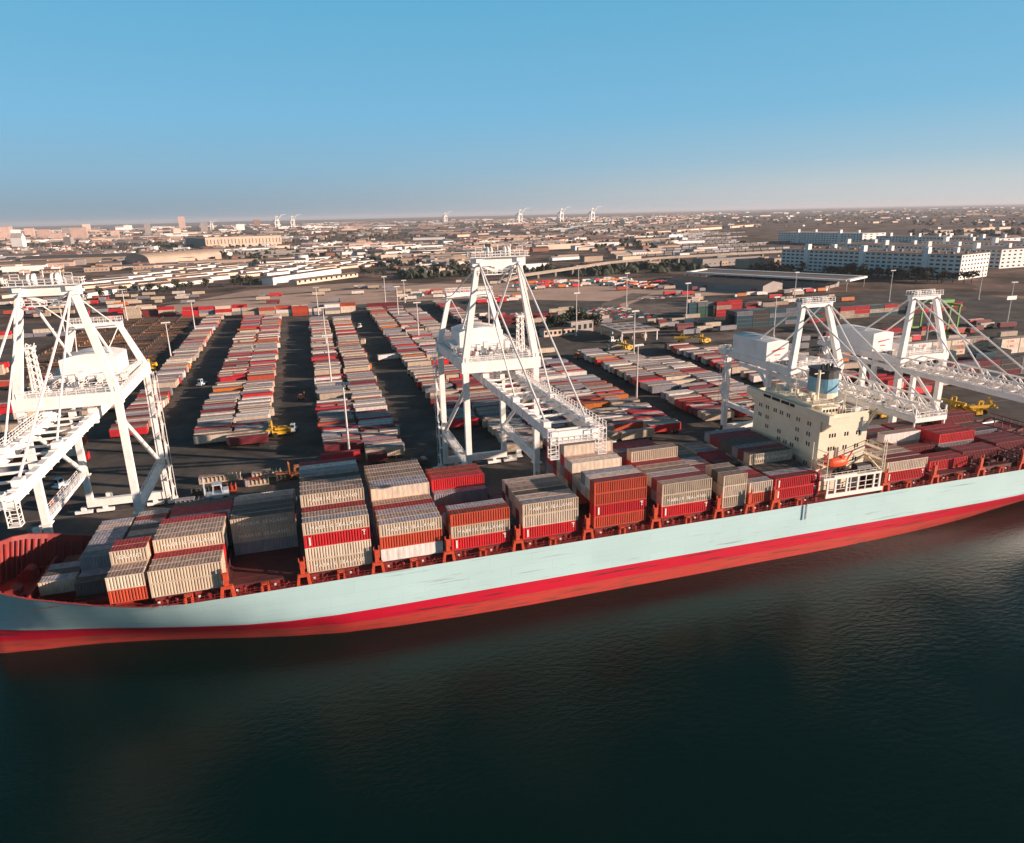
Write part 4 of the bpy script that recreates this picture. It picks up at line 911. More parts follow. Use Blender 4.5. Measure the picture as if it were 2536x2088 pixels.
# empty chassis field
mb = MB(); mb.box((0, .8, .95), (12, 1.0, 1.2)); mb.box((0, 1.5, .95), (12, 1.7, 1.2))
for x in (0.2, 3, 6, 9, 11.8): mb.box((x, .1, 1.0), (x+.25, 2.4, 1.2))
for x in (9.6, 10.8):
    for y in (.0, 1.95): mb.tube((x, y, .5), (x, y+.5, .5), .5, n=8, mi=1)
mb.box((.2, .3, 1.2), (.6, 2.2, 2.3)); 
chm = [mb.mesh('empty_chassis', [m, M_tyre]) for m in (mat('chassis_brown', (.17, .09, .06), .7), mat('chassis_orange', (.36, .17, .07), .7), mat('chassis_grey', (.085, .072, .065), .7))]
ORD5 = ['left edge', 'second', 'middle', 'fourth', 'right hand']
for a in range(5):
    for b in range(50):
        x = -150+a*14.4+(b % 3)*.4; y = 400+b*4.5
        if rg.random() < .06: continue
        if y < 430 and a == 0: continue
        kx = rg.choice((0, 0, 0, 1, 2, 2, 2)); o = link('empty_chassis', chm[kx], None, (x, y, GZ+.03), rg.uniform(-.03, .03))
        tag(o, f"empty {['brown', 'orange', 'grey'][kx]} trailer chassis, {ordn(b+1)} from front, {ORD5[a]} column of the dark field", 'trailer chassis', 'empty trailer chassis parked in the dark field')

sl_ = bpy.data.materials.new('painted_line'); sl_ = mat('painted_line', (.42, .38, .32), .8)  # pale strips painted in place of sunlight streaks across the lanes
for fi, (x, k, ya, yb, nm) in enumerate(FILES[:11]):
    if fi in (1, 3, 5, 6, 7, 8): continue
    lm = MB()
    for i in range(int((yb-ya)/14)):
        y = ya+i*14+rg.uniform(-2, 2); xr = x+(y-210)*k+12.5; l_ = rg.uniform(2.5, 6); lm.box((xr, y, GZ+.035), (xr+l_, y+.22, GZ+.045))
    struct(lm.build('painted_slot_lines', sl_))
# light poles
pm = MB(); pm.tube((0, 0, 0), (0, 0, 25), .42, .2, 8); pm.tube((0, 0, 0), (0, 0, .8), .8, .8, 8); pole_mesh = pm.mesh('pole', M_pole)
pm = MB(); pm.box((-2.3, -.5, 25), (2.3, .5, 25.3))
for i in range(6): pm.box((-2.3+i*.82, -.8, 24.6), (-1.8+i*.82, -.3, 25.0))
lamp_mesh = pm.mesh('lamp_head', M_pole)
POLES = [(-133, 625, 24.6, 'behind the empty chassis field'), (-71, 420, 22.5, 'beside the first trailer file, nearer one'), (-70, 519, 23.5, 'beside the first trailer file, farther one'), (-160, 560, 24, 'above the red stacks at the left edge'),
 (10.3, 322, 25, 'rising from the middle block, second from the quay'), (10.7, 224, 24.6, 'rising from the middle block, nearest the ship'), (13, 430, 24.6, 'rising from the middle block, third from the quay'), (14, 590, 22, 'behind the mixed stack closing the lanes'),
 (74, 635, 24.4, 'farthest behind the blocks by the middle crane'), (71, 533, 25, 'between the files left of the middle crane, farther one'), (69, 430, 24.5, 'between the files left of the middle crane, nearer one'), (92, 640, 20, 'thin one at the back edge of the yard'),
 (262, 641, 26, 'beside the curved road, far one'), (166.7, 411, 27, 'in front of the dark gate office'), (258, 527, 27, 'beside the parked lorries'), (164.5, 326, 26.2, 'beside the pale canopy and trailer file'), (252, 422.5, 28, 'left of the blue container stacks'),
 (396, 494, 24, 'left of the small crane apex'), (275, 359, 24, 'in front of the big dark blue block'), (461, 460, 25, 'between the two right hand cranes'), (531, 439, 26.6, 'before the big white warehouse end wall'), (435, 337, 27, 'near the right edge with a white sign board'), (330, 300, 24, 'behind the right crane house'), (128, 250, 24, 'beside the lattice-boom crane leg')]
for x, y, h, wl in POLES:
    r = empty('light_pole', (x, y, GZ)); tag(r, 'tall pale light pole '+wl, 'light pole', 'tall light poles in the yard')
    p1 = link('pole', pole_mesh, r); p1.scale = (1, 1, h/25); l1 = link('lamp_head', lamp_mesh, r); l1.location.z = h-25; l1.rotation_euler.z = rg.uniform(-.3, .3)
bd = MB(); bd.box((431, 336.6, GZ+16), (439, 336.8, GZ+18.4)); tag(bd.build('sign_board', M_text_w), 'blank white board fixed on the light pole near the right edge', 'sign board')

# ================================================================== VEHICLES AND MACHINES
def wheel(mb, x, y, r=.5, w=.45, mi=1): mb.tube((x, y-w/2, r), (x, y+w/2, r), r, n=10, mi=mi)
def top_loader():
    mb = MB(); mb.box((0, .6, .8), (6.5, 3.2, 1.9)); mb.box((5.2, .7, 1.9), (6.6, 3.1, 2.6)); mb.box((2.2, 1.3, 1.9), (3.9, 2.6, 3.7))
    mb.beam((.2, 1.1, 1), (.2, 1.1, 6), .5); mb.beam((.2, 2.7, 1), (.2, 2.7, 6), .5); mb.beam((.2, 1.1, 5.9), (.2, 2.7, 5.9), .5); mb.box((-.9, -3.2, 3.6), (-.2, 7, 4.6)); mb.box((1, .3, 2.6), (5.5, 3.5, 3.2)); mb.box((-2.2, -3.2, 3.6), (-.9, -2.6, 4.1)); mb.box((-2.2, 6.4, 3.6), (-.9, 7, 4.1)); mb.beam((.2, 1.9, 4), (4.6, 1.9, 2), .25)
    body = mb.mesh('chassis', M_yellow)
    mb = MB()
    for x, r in ((1, .85), (5.6, .7)):
        for y in (.5, 3.3): wheel(mb, x, y, r, .7, 0)
    return body, mb.mesh('wheel', M_tyre)
def machine(name, loc, rz, parts, label, cat, group=None, sc_=1):
    r = empty(name, loc, rz); r.scale = (sc_,)*3; tag(r, label, cat, group)
    for nm, me in parts: link(nm, me, r)
    return r
tlb, tlw = top_loader()
TL = [(172, 350, .3, 'yellow container loader in front of the pale canopy'), (214, 358, 1.2, 'yellow container loader near the trailer files, left one'), (222, 352, .2, 'yellow container loader near the trailer files, right one'), (105, 352, .6, 'yellow container loader seen through the middle crane legs'), (113, 346, 1.8, 'second yellow container loader right of the middle crane frame'),
 (-14, 254, .1, 'yellow machine among the front trailers of the second block'), (232, 193, .2, 'yellow loader behind the right crane, left one'), (237, 186, 1.4, 'yellow loader behind the right crane, middle one'), (243, 190, 2.4, 'yellow loader behind the right crane, right one'), (-78, 402, 1.2, 'small yellow loader beside the dark chassis field'), (-81, 392, .2, 'yellow loader nearer the left crane beside the field'), (203, 196, 1.57, 'yellow machine standing beside the rightmost crane leg')]
for x, y, a, lb_ in TL: machine('container_loader', (x, y, GZ+.04), a, [('chassis', tlb), ('wheel', tlw)], lb_, 'container loader', 'yellow container loaders in the yard', 1.0)
def tractor(mc):
    mb = MB(); mb.box((0, .2, .6), (5.2, 2.3, 1.0)); mb.box((.2, .3, 1.0), (1.8, 1.5, 2.9)); a = mb.mesh('chassis', mc)
    mb = MB(); mb.box((.15, .4, 1.9), (.2, 1.4, 2.7)); mb.box((.5, .26, 1.9), (1.5, .3, 2.7)); g_ = mb.mesh('window', M_glass)
    mb = MB()
    for x in (.9, 4.2):
        for y in (.3, 2.2): wheel(mb, x, y)
    return [('chassis', a), ('window', g_), ('wheel', mb.mesh('wheel', M_tyre))]
tw_ = tractor(M_text_w); tb_ = tractor(M_bluewhite); to_ = tractor(M_orangemach)
def forklift(mc):
    mb = MB(); mb.box((0, .3, .5), (3.4, 2.2, 1.4)); mb.box((2.6, .4, 1.4), (3.4, 2.1, 1.9)); mb.beam((1.0, .5, 1.4), (1.2, .5, 2.9), .14); mb.beam((2.5, .5, 1.4), (2.3, .5, 2.9), .14); mb.beam((1.0, 2, 1.4), (1.2, 2, 2.9), .14); mb.beam((2.5, 2, 1.4), (2.3, 2, 2.9), .14); mb.box((1.0, .4, 2.85), (2.5, 2.1, 3.0)); mb.beam((-.2, .8, .2), (-.2, .8, 4.2), .2); mb.beam((-.2, 1.7, .2), (-.2, 1.7, 4.2), .2); mb.box((-1.6, .75, .2), (-.2, .95, .3)); mb.box((-1.6, 1.55, .2), (-.2, 1.75, .3)); a = mb.mesh('body', mc)
    mb = MB()
    for x in (.6, 2.8):
        for y in (.35, 2.15): wheel(mb, x, y, .5, .4, 0)
    return [('body', a), ('wheel', mb.mesh('wheel', M_tyre))]
machine('forklift', (-7.5, 207, GZ+.04), .2, forklift(M_orangemach), 'orange forklift alone on the dark apron left of the tall stack', 'forklift', None, 1.3)
machine('forklift', (-30, 196, GZ+.04), .1, forklift(M_bluewhite), 'pale blue forklift behind the second large bay of containers', 'forklift', None, 1.7)
machine('forklift', (-2, 309, GZ+.04), 3, forklift(M_orangemach), 'small orange forklift in the lane left of the middle block', 'forklift', None, .8)
for x, y, a, p_, l_ in [(-6, 256, 1.4, tb_, 'small blue yard tractor in the lane beside the second block'), (-48, 350, 1.2, tb_, 'pale yard tractor in the lane right of the single file'), (40, 500, 1.3, tw_, 'white yard tractor far down the lane right of the middle block'), (150, 330, .8, tb_, 'blue yard tractor at the head of the diagonal lane'), (138, 340, .3, to_, 'orange yard tractor at the head of the diagonal lane'),
 (176, 378, .4, tw_, 'white yard tractor parked under the canopy edge'), (200, 345, .6, tb_, 'blue yard tractor right of the canopy'), (-73, 222, 1.0, tb_, 'pale yard tractor between the left crane legs')]:
    machine('yard_tractor', (x, y, GZ+.04), a, p_, l_, 'yard tractor', 'yard tractors in the lanes', 1.25)
container(38, 378, GZ+.8, 12.19, 'white', 'white', 'lone white container crossing the lane right of the middle block', 'loose containers in the lanes', rz=.12)
container(36, 432, GZ+.8, 6.06, 'cream', 'cream', 'lone cream container standing end on in the far lane', 'loose containers in the lanes', rz=1.4)
container(164, 356, GZ+.8, 12.19, 'tan', 'tan', 'lone tan container on the road before the canopy', 'loose containers in the lanes', rz=.05)
container(122, 362, GZ+.8, 12.19, 'cream', 'tan', 'lone cream container left of the canopy', 'loose containers in the lanes')
# parts and gear between left crane and ship: wooden racks, generator boxes, spreaders
SP = [(-34, 213, 12, 'tan', 'tan'), (-29, 204, 6, 'rust', 'dark'), (-20, 206, 6, 'tan', 'rust'), (-19, 212, 9, 'tan', 'tan'), (-12, 208, 6, 'dark', 'orange'), (-35, 204, 5, 'dark', 'dark'), (-38, 196, 8, 'grey', 'grey'), (-36, 189, 7, 'dark', 'grey')]
for i, (x, y, l, s_, r_) in enumerate(SP):
    mb = MB(); mb.box((0, 0, .1), (l, 2.4, .5)); 
    for k in range(int(l/1.2)+1): mb.box((k*1.15, 0, .5), (k*1.15+.15, 2.4, 2.0))
    mb.box((.3, .3, .5), (l-.4, 1.2, 1.6)); mb.box((0, .1, 2.0), (l*.6, 2.2, 2.2), 1)
    tag(mb.build('cargo_flat', [MS[s_], MR[r_]], None, (x, y, GZ+.04)), f"{ordn(i+1)} equipment rack along the dark apron behind the half empty bay", 'equipment rack', 'equipment racks on the apron')
mb = MB()
for k in range(4): mb.box((k*.6, 0, .3), (k*.6+.25, 12, .9)) if False else mb.box((0, k*.7, .3), (17, k*.7+.3, .8))
tag(mb.build('steel_beams', M_bluewhite, None, (-16, 163, GZ+14)), 'bundle of grey blue beams on top of the containers in the half empty bay', 'beams') if False else None
for i_ in range(34):
    x_, y_ = rg.uniform(-140, 120), rg.choice((rg.uniform(172, 196), rg.uniform(203, 209)))
    if rg.random() < .5: o = link('gear_crate', trailer_mesh(6.06, rg.choice(('dark', 'rust', 'grey', 'tan')), 'tan'), None, (x_, y_, GZ-.6), rg.choice((0, 1.57, .3))); o.scale = (.6, .7, .7)
    else: o = link('gear_crate', tw_[0][1], None, (x_, y_, GZ+.04), rg.choice((0, 3.1, 1.5)))
    tag(o, f"low piece of quay gear, {ordn(i_+1)} of the scatter on the apron under the cranes", 'quay gear', 'gear scattered on the apron')
# green gantry crane behind
r = empty('yard_gantry', (376, 322, GZ), math.pi/2); tag(r, 'light green rubber tyred gantry crane between the right hand stacks', 'yard gantry')
for sx in (0, 26):
    for sy in (0, 7): mb = MB(); mb.beam((sx, sy, .8), (sx, sy, 17), .9, .9); mb.build('leg', M_greenrtg, r)
    mb = MB(); mb.box((sx-.5, -1, .5), (sx+.5, 8, 1.5)); wheel(mb, sx, 0, .7, .5); wheel(mb, sx, 7, .7, .5); mb.build('wheel_frame', [M_greenrtg, M_tyre], r)
for sy in (0, 7): mb = MB(); mb.box((-1, sy-.6, 16.9), (27, sy+.6, 18.0)); mb.build('top_girder', M_greenrtg, r)
mb = MB(); mb.box((5, -1, 18.6), (10, 8, 20.4)); mb.box((10, 1, 15), (12, 3, 17)); mb.build('trolley', M_greenrtg, r)
# cars / lorries clusters
def car_mesh(c, lorry=False):
    mb = MB()
    if lorry:
        mb.box((0, 0, 1.1), (9, 2.4, 3.7), 0); mb.box((9.2, .1, .7), (11, 2.3, 2.9), 2)
        for x in (1.3, 2.6, 8, 10.3):
            for y in (.2, 2.2): wheel(mb, x, y, .5, .35)
    else:
        mb.prism([(0, .35), (4.4, .35), (4.4, .9), (3.4, 1.0), (2.8, 1.45), (1.2, 1.45), (.6, 1.0), (0, .9)], 'y', 0, 1.75, 0); mb.prism([(1.0, 1.03), (3.0, 1.03), (2.7, 1.4), (1.3, 1.4)], 'y', -.02, 1.77, 2)
        for x in (.9, 3.5):
            for y in (.1, 1.65): wheel(mb, x, y, .33, .25)
    return mb.mesh('parked_lorry' if lorry else 'parked_car', [c, M_tyre, M_glass if not lorry else M_text_w])
cars = {k: car_mesh(MS[k]) for k in ('white', 'red', 'grey', 'blue', 'dark', 'cream')}; lorries = {k: car_mesh(MS[k], True) for k in ('white', 'red', 'cream', 'orange', 'blue')}
AR = [(230, 690, 9, 6, 'lorry', 'lorry park under the overpass', 15, 11), (90, 660, 6, 3, 'lorry', 'lorries on the dirt belt', 16, 18), (205, 462, 8, 13, 'car', 'the car park inside the road bend', 6.2, 5), (150, 600, 4, 6, 'lorry', 'the lorry park beyond the middle crane', 13, 5), (330, 640, 5, 7, 'lorry', 'lorry park by the long roof', 13, 7), (140, 425, 5, 2, 'car', 'the lot beside the gate office', 5.6, 4), (280, 560, 9, 2, 'car', 'line along the long shed', 5.6, 5), (380, 540, 7, 2, 'lorry', 'line before the long shed', 13, 5)]
for x0, y0, nx, ny, kd, where, dx, dy in AR:
    for a in range(nx):
        for b in range(ny):
            if rg.random() < .2: continue
            k = rg.choice(list((cars if kd == 'car' else lorries)))
            o = link('parked_'+kd, (cars if kd == 'car' else lorries)[k], None, (x0+a*dx+rg.uniform(-.6, .6), y0+b*dy, GZ+.05), rg.choice((0, 0, 0, .1, 3.1)) if kd == 'lorry' else rg.uniform(-.1, .1)+(1.57 if nx < 0 else 0))
            tag(o, f"{CN[k]} {kd}, {ordn(a+1)} along, {ordn(b+1)} row back, {where}", kd, f'{kd}s parked behind the yard')

# ================================================================== BUILDINGS
def wallmat(n, c, d=None): return mat(n, c, .8, vary=.12, dirt=d or tuple(x*.6 for x in c), dscale=.05, damt=.5)
W_cream = wallmat('wall_cream', (.66, .50, .39)); W_white = wallmat('wall_white', (.80, .77, .74), (.66, .62, .59)); W_pink = wallmat('wall_pink', (.54, .37, .31)); W_grey = wallmat('wall_grey', (.27, .24, .23)); W_tan = wallmat('wall_tan', (.40, .30, .23)); W_brick = wallmat('wall_brick', (.26, .12, .09))
F_dark = wallmat('roofing_dark', (.10, .085, .08)); F_tan = wallmat('roofing_tan', (.22, .155, .125)); F_white = wallmat('roofing_white', (.46, .39, .34)); F_grey = wallmat('roofing_grey', (.15, .13, .135))
def long_building(name, p, q, depth, h, wm, rm, label, cat, cols=0, floors=0, roof='flat', win=True, parapet=.8, win_w=.5, end_cols=4):
    """p,q ground points of the front wall; depth away from the camera"""
    p = Vector((p[0], p[1], 0)); q = Vector((q[0], q[1], 0)); d = q-p; L = d.length; a = math.atan2(d.y, d.x)
    r = empty(name, (p.x, p.y, GZ), a); tag(r, label, cat)
    mb = MB()
    if roof == 'gable': mb.prism([(0, 0), (depth, 0), (depth, h*.7), (depth/2, h), (0, h*.7)], 'x', 0, L)
    elif roof == 'arch': mb.prism([(0, 0), (depth, 0)]+[(depth/2+depth/2*math.cos(math.pi*i/10), h*.45+h*.55*math.sin(math.pi*i/10)) for i in range(11)], 'x', 0, L)
    else: mb.box((0, 0, 0), (L, depth, h))
    wl = mb.build('wall', wm, r)
    mb = MB()
    if roof == 'flat':
        mb.box((-.3, -.3, h+.02), (L+.3, depth+.3, h+.4))
    elif roof == 'gable':
        for s_ in (0, 1):
            y0_, y1_ = (-.5, depth/2) if s_ == 0 else (depth+.5, depth/2)
            mb.add([(-.5, y0_, h*.7+.05), (L+.5, y0_, h*.7+.05), (L+.5, y1_, h+.3), (-.5, y1_, h+.3)], [(0, 1, 2, 3)])
    else:
        pts = [(depth/2+(depth/2+.3)*math.cos(math.pi*i/12), h*.45+(h*.55+.3)*math.sin(math.pi*i/12)) for i in range(13)]
        mb.add([(-.3, u, v) for u, v in pts]+[(L+.3, u, v) for u, v in pts], [(i, i+1, 14+i, 13+i) for i in range(12)])
    mb.build('roof', rm, r)
    if floors and cols:
        fh = h/floors; cw = L/cols; nwin = 0
        key = ('bw', round(cw, 1), round(fh, 1), win_w)
        if key not in _txt:
            m = MB(); m.box((-cw*win_w/2, -.12, -fh*.22), (cw*win_w/2, .05, fh*.22)); _txt[key] = m.mesh('window', M_glass)
        extra = MB(); ex = 0
        for f in range(floors):
            for c in range(cols):
                if nwin < 96: link('window', _txt[key], wl, ((c+.5)*cw, 0, (f+.55)*fh)); nwin += 1
                else: extra.box(((c+.5)*cw-cw*win_w/2, -.12, (f+.55)*fh-fh*.22), ((c+.5)*cw+cw*win_w/2, .05, (f+.55)*fh+fh*.22)); ex += 1
            for c in range(end_cols):
                w_ = depth/end_cols; extra.box((L-.05, (c+.5)*w_-w_*.2, (f+.55)*fh-fh*.2), (L+.12, (c+.5)*w_+w_*.2, (f+.55)*fh+fh*.2)); ex += 1
        if ex: o = extra.build('windows', M_glass, wl); o['kind'] = 'stuff'
    return r, wl, L
def towers(r, L, depth, h, n, m=W_white, hh=7):
    for i in range(n):
        t = (i+.5)/n*L; mb = MB(); mb.box((t-3, -1.0, 0), (t+2, .0-.02, h+.6)); mb.box((t-3, -1.0, h+.6), (t+2, 5.5, h+hh)); mb.build('stair_shaft', m, r)
        mb = MB(); mb.box((t+10, depth*.55, h+.4), (t+15, depth*.55+5, h+hh*.8)); mb.build('stair_shaft', m, r)
# right: big white warehouses
r, _, L = long_building('warehouse', (592, 770), (652, 565), 60, 25, W_white, F_tan, 'nearest long white six-storey warehouse with roof towers at the right', 'warehouse', 33, 6, win_w=.62, end_cols=9); towers(r, L, 60, 25, 3)
mb = MB()
for _ in range(30):
    x, y = rg.uniform(5, L-5), rg.uniform(6, 54); s_ = rg.uniform(1.5, 4); mb.box((x, y, 25.4), (x+s_, y+s_, 25.4+rg.uniform(1, 2.5)))
mb.build('roof_housing', F_tan, r)
r, _, L = long_building('warehouse', (780, 905), (804, 645), 70, 22, W_white, F_tan, 'second white warehouse, its end wall just right of the nearest', 'warehouse', 40, 5, win_w=.6, end_cols=7); towers(r, L, 70, 22, 4)
r, _, L = long_building('warehouse', (900, 850), (925, 640), 70, 23, W_white, F_tan, 'third white warehouse cut by the right edge', 'warehouse', 30, 6, win_w=.6, end_cols=6); towers(r, L, 70, 23, 3)
r, _, L = long_building('warehouse', (1055, 1390), (1092, 1177), 70, 22, W_white, F_white, 'farther white warehouse with low pyramid roof at its left end', 'warehouse', 30, 5, win_w=.5); towers(r, L, 70, 22, 2)
r, _, L = long_building('warehouse', (1110, 1160), (1146, 927), 70, 17, W_white, F_tan, 'fourth white warehouse behind the second one', 'warehouse', 34, 4, win_w=.5); towers(r, L, 70, 17, 4)
# long roofed shed
r = empty('open_shed', (410, 689, GZ)); tag(r, 'very long low shed with pale framed roof beside the parked lorries', 'shed')
A_, B_, C_, D_ = Vector((0, 0, 0)), Vector((85, -100, 0)), Vector((134, -76, 0)), Vector((39, 50, 0))
A_, B_, C_, D_ = Vector((0, 0, 0)), Vector((75, -154, 0)), Vector((115, -132, 0)), Vector((41, 27, 0))
mb = MB(); up_ = Vector((0, 0, 1))
mb.add([v+up_*z for z in (8.6, 9.6) for v in (A_, B_, C_, D_)], [(0, 3, 2, 1), (4, 5, 6, 7), (0, 1, 5, 4), (1, 2, 6, 5), (2, 3, 7, 6), (3, 0, 4, 7)]); mb.build('roof', F_tan, r)
mb = MB()
for a, b in ((A_, B_), (B_, C_), (C_, D_), (D_, A_)): mb.beam(a+up_*9.8, b+up_*9.8, 5.0, 1.6)
mb.build('fascia', W_white, r)
mb = MB()
for k in range(12):
    for a, b in ((A_, B_), (D_, C_)): v = a.lerp(b, k/11); mb.beam(v, v+up_*8.6, .6)
mb.build('post', W_grey, r)
mb = MB(); mb.add([v.lerp((A_+C_)/2, .25)+up_*z for z in (0, 6) for v in (A_, B_, C_, D_)], [(0, 3, 2, 1), (4, 5, 6, 7), (0, 1, 5, 4), (1, 2, 6, 5), (2, 3, 7, 6), (3, 0, 4, 7)]); mb.build('wall', W_grey, r)
long_building('shed', (363, 649), (408, 553), 36, 10, W_grey, F_dark, 'dark gable-roofed shed standing before the long pale-framed shed', 'shed', roof='gable')
# gate canopy, office
r = empty('gate_canopy', (182, 377, GZ)); tag(r, 'flat white toll-gate canopy on posts behind the yellow loader', 'canopy')
mb = MB(); mb.box((0, 0, 5.6), (25, 33, 6.6)); 
for a in range(3):
    for b in range(3): mb.box((3+a*8, 4+b*10, 6.6), (8+a*8, 9+b*10, 6.75), 1)
mb.build('roof', [F_white, F_grey], r)
mb = MB()
for a in range(4):
    for b in (1, 16, 31): mb.box((.5+a*7.8, b, 0), (1.1+a*7.8, b+.6, 5.6))
mb.build('post', W_white, r)
for a in range(3): mb = MB(); mb.box((3+a*8, 8, 0), (5+a*8, 12, 2.6)); mb.box((2.98+a*8, 8.5, 1.2), (3+a*8, 11.5, 2.1), 1); mb.build('booth', [W_cream, M_glass], r)
long_building('office', (146, 414), (168, 416), 7, 4.2, W_cream, F_dark, 'small cream single-storey office with a row of windows left of the canopy', 'office', 7, 1)
long_building('office', (166, 418), (184, 424), 16, 7, W_grey, F_white, 'dark flat-roofed gate office with overhanging pale roof', 'office', 4, 1)
# left background
long_building('factory', (-334, 2561), (-238, 2223), 60, 24, W_grey, F_tan, 'shaded end wing of the long cream factory', 'factory')  # grey wall colour puts the shade into this end of the cream factory
long_building('factory', (-238, 2223), (-31, 2244), 70, 29, W_cream, F_tan, 'long cream factory with a ribbed front on the left background', 'factory', 22, 1, win_w=.18)
long_building('hangar', (-252, 1427), (-141, 1560), 60, 20, W_pink, W_tan, 'dusty pink arched hangar left of the white tank', 'hangar', roof='arch')
long_building('shed', (-507, 1600), (-277, 1576), 60, 16, W_tan, F_dark, 'very long brown shed behind the left crane top', 'shed', roof='gable')
mb = MB(); mb.tube((0, 0, 0), (0, 0, 14.2), 11.5, n=28); t_ = mb.build('storage_tank', W_white, None, (12, 1300, GZ)); tag(t_, 'round white storage tank in the left middle distance', 'tank'); mb = MB(); mb.tube((0, 0, 14.2), (0, 0, 16), 11.6, .5, 28); mb.build('roof', F_white, t_)
long_building('shed', (0, 880), (78, 957), 14, 6, W_cream, F_tan, 'long cream shed with many small openings by the dirt field', 'shed', 12, 1, 'gable', win_w=.35)
long_building('shed', (-27, 890), (60, 1010), 16, 8.5, W_white, F_tan, 'white stepped shed nearest the round tank', 'shed', roof='flat')
long_building('shed', (-214, 830), (-185, 892), 14, 7, W_white, F_tan, 'bright white shed right of the left crane top', 'shed', roof='gable')
long_building('shed', (-174, 897), (-102, 976), 14, 6, W_white, F_tan, 'long white shed behind the light pole on the left', 'shed', roof='gable')
# rows of barracks-like low sheds (many)
k = 0
for a in range(12):
    for b in range(8):
        x = -300+a*37+b*13+rg.uniform(-6, 6); y = 880+b*58+a*24+rg.uniform(-8, 8)
        if x > 120 or (x > -35 and y < 1070) or y > 1420: continue
        k += 1
        long_building('shed', (x, y), (x+30, y+24), 9, rg.uniform(4.5, 6), rg.choice((W_white, W_white, W_cream)), rg.choice((F_dark, F_grey, F_tan)), f"low white depot shed, {ordn(b+1)} rank back, {ordn(a+1)} from the left in the depot rows", 'shed', roof='gable')
        bpy.context.scene.objects[-1] if False else None
wd = random.Random(31)
for i in range(44):
    x, y = wd.uniform(240, 820), wd.uniform(930, 1500)
    if x > y*.62: continue
    l_ = wd.uniform(18, 60)
    long_building('shed', (x, y), (x+l_, y+l_*wd.uniform(.05, .3)), wd.uniform(10, 20), wd.uniform(5, 9), wd.choice((W_white, W_cream, W_white, W_tan)), wd.choice((F_dark, F_grey, F_tan, F_white)), f"freight shed, {ordn(i+1)} of the scatter beyond the elevated concrete road", 'shed', roof=wd.choice(('flat', 'gable')))
# cream sheds far centre
for i, (p, q) in enumerate((((621, 1734), (800, 1850)), ((800, 1865), (892, 1941)), ((983, 2079), (1253, 2229)), ((1305, 2275), (1631, 2499)), ((1705, 2554), (1990, 2750)), ((560, 2500), (700, 2590)))):
    long_building('shed', p, q, 30, 11, W_cream, W_brick, f"long cream shed with red brown roof, {ordn(i+1)} from left in the far line", 'shed', roof='gable')
# elevated road
r = empty('overpass', (0, 0, 0)); tag(r, 'elevated concrete road crossing behind the yard', 'overpass')
OP = [(225, 780, 5), (252, 800, 8), (333, 836, 11), (398, 869, 13.5), (485, 892, 15), (582, 905, 15), (720, 930, 14), (860, 980, 12)]
mb = MB()
for a, b in zip(OP, OP[1:]): mb.beam(a, b, 9, 1.4); mb.beam((a[0], a[1]-4.6, a[2]+1), (b[0], b[1]-4.6, b[2]+1), .4, 1.2); mb.beam((a[0], a[1]+4.6, a[2]+1), (b[0], b[1]+4.6, b[2]+1), .4, 1.2)
mb.build('road_deck', M_concrete, r)
for a, b in zip(OP[1:], OP[2:]):
    for t in (0, .33, .66):
        v = Vector(a).lerp(Vector(b), t); mb = MB(); mb.box((v.x-1.2, v.y-3, GZ), (v.x+1.2, v.y+3, v.z-.7)); mb.build('pier', M_concrete, r)
r = empty('overpass', (0, 0, 0)); tag(r, 'dark elevated road in the left distance right of the white tank', 'overpass')
OP = [(-60, 1480, 12), (60, 1500, 13), (230, 1380, 13), (400, 1300, 12)]
mb = MB()
for a, b in zip(OP, OP[1:]): mb.beam(a, b, 10, 2)
mb.build('road_deck', W_grey, r)
for a, b in zip(OP, OP[1:]):
    for t in (0, .25, .5, .75):
        v = Vector(a).lerp(Vector(b), t); mb = MB(); mb.box((v.x-1.5, v.y-3, GZ), (v.x+1.5, v.y+3, v.z-1)); mb.build('pier', W_grey, r)
# freight trains in the rail yard
trm = MB()
rt_ = random.Random(5)
def train(x0, y0, n, ang, label):
    r = empty('freight_train', (x0, y0, GZ), ang); tag(r, label, 'freight train', 'freight trains in the rail yard')
    for i in range(n):
        m = rt_.choice(wag); link('wagon', m, r, (i*18.5, 0, 0))
wag = []
for c in ('dark', 'dark', 'grey', 'dark'):
    mb = MB(); mb.box((0, 0, 1.2), (16.5, 3, 4.4), 0); mb.box((.1, .1, 4.4), (16.4, 2.9, 4.6), 1); mb.box((16.5, 1.2, 1), (18.5, 1.8, 1.3), 2)
    for x in (1.5, 3.5, 13, 15): mb.tube((x, .3, .5), (x, 2.7, .5), .5, n=8, mi=2)
    wag.append(mb.mesh('wagon', [MS[c], MR['dark'], M_tyre]))
k = 0
for j in range(22):
    y0 = 1030+j*62*(1+j*.03); x0 = 560+j*38+rt_.uniform(-60, 60); n = rt_.randint(10, 22)
    train(x0, y0, n, .16, f"dark freight train, {ordn(j+1)} track back in the rail yard behind the overpass")

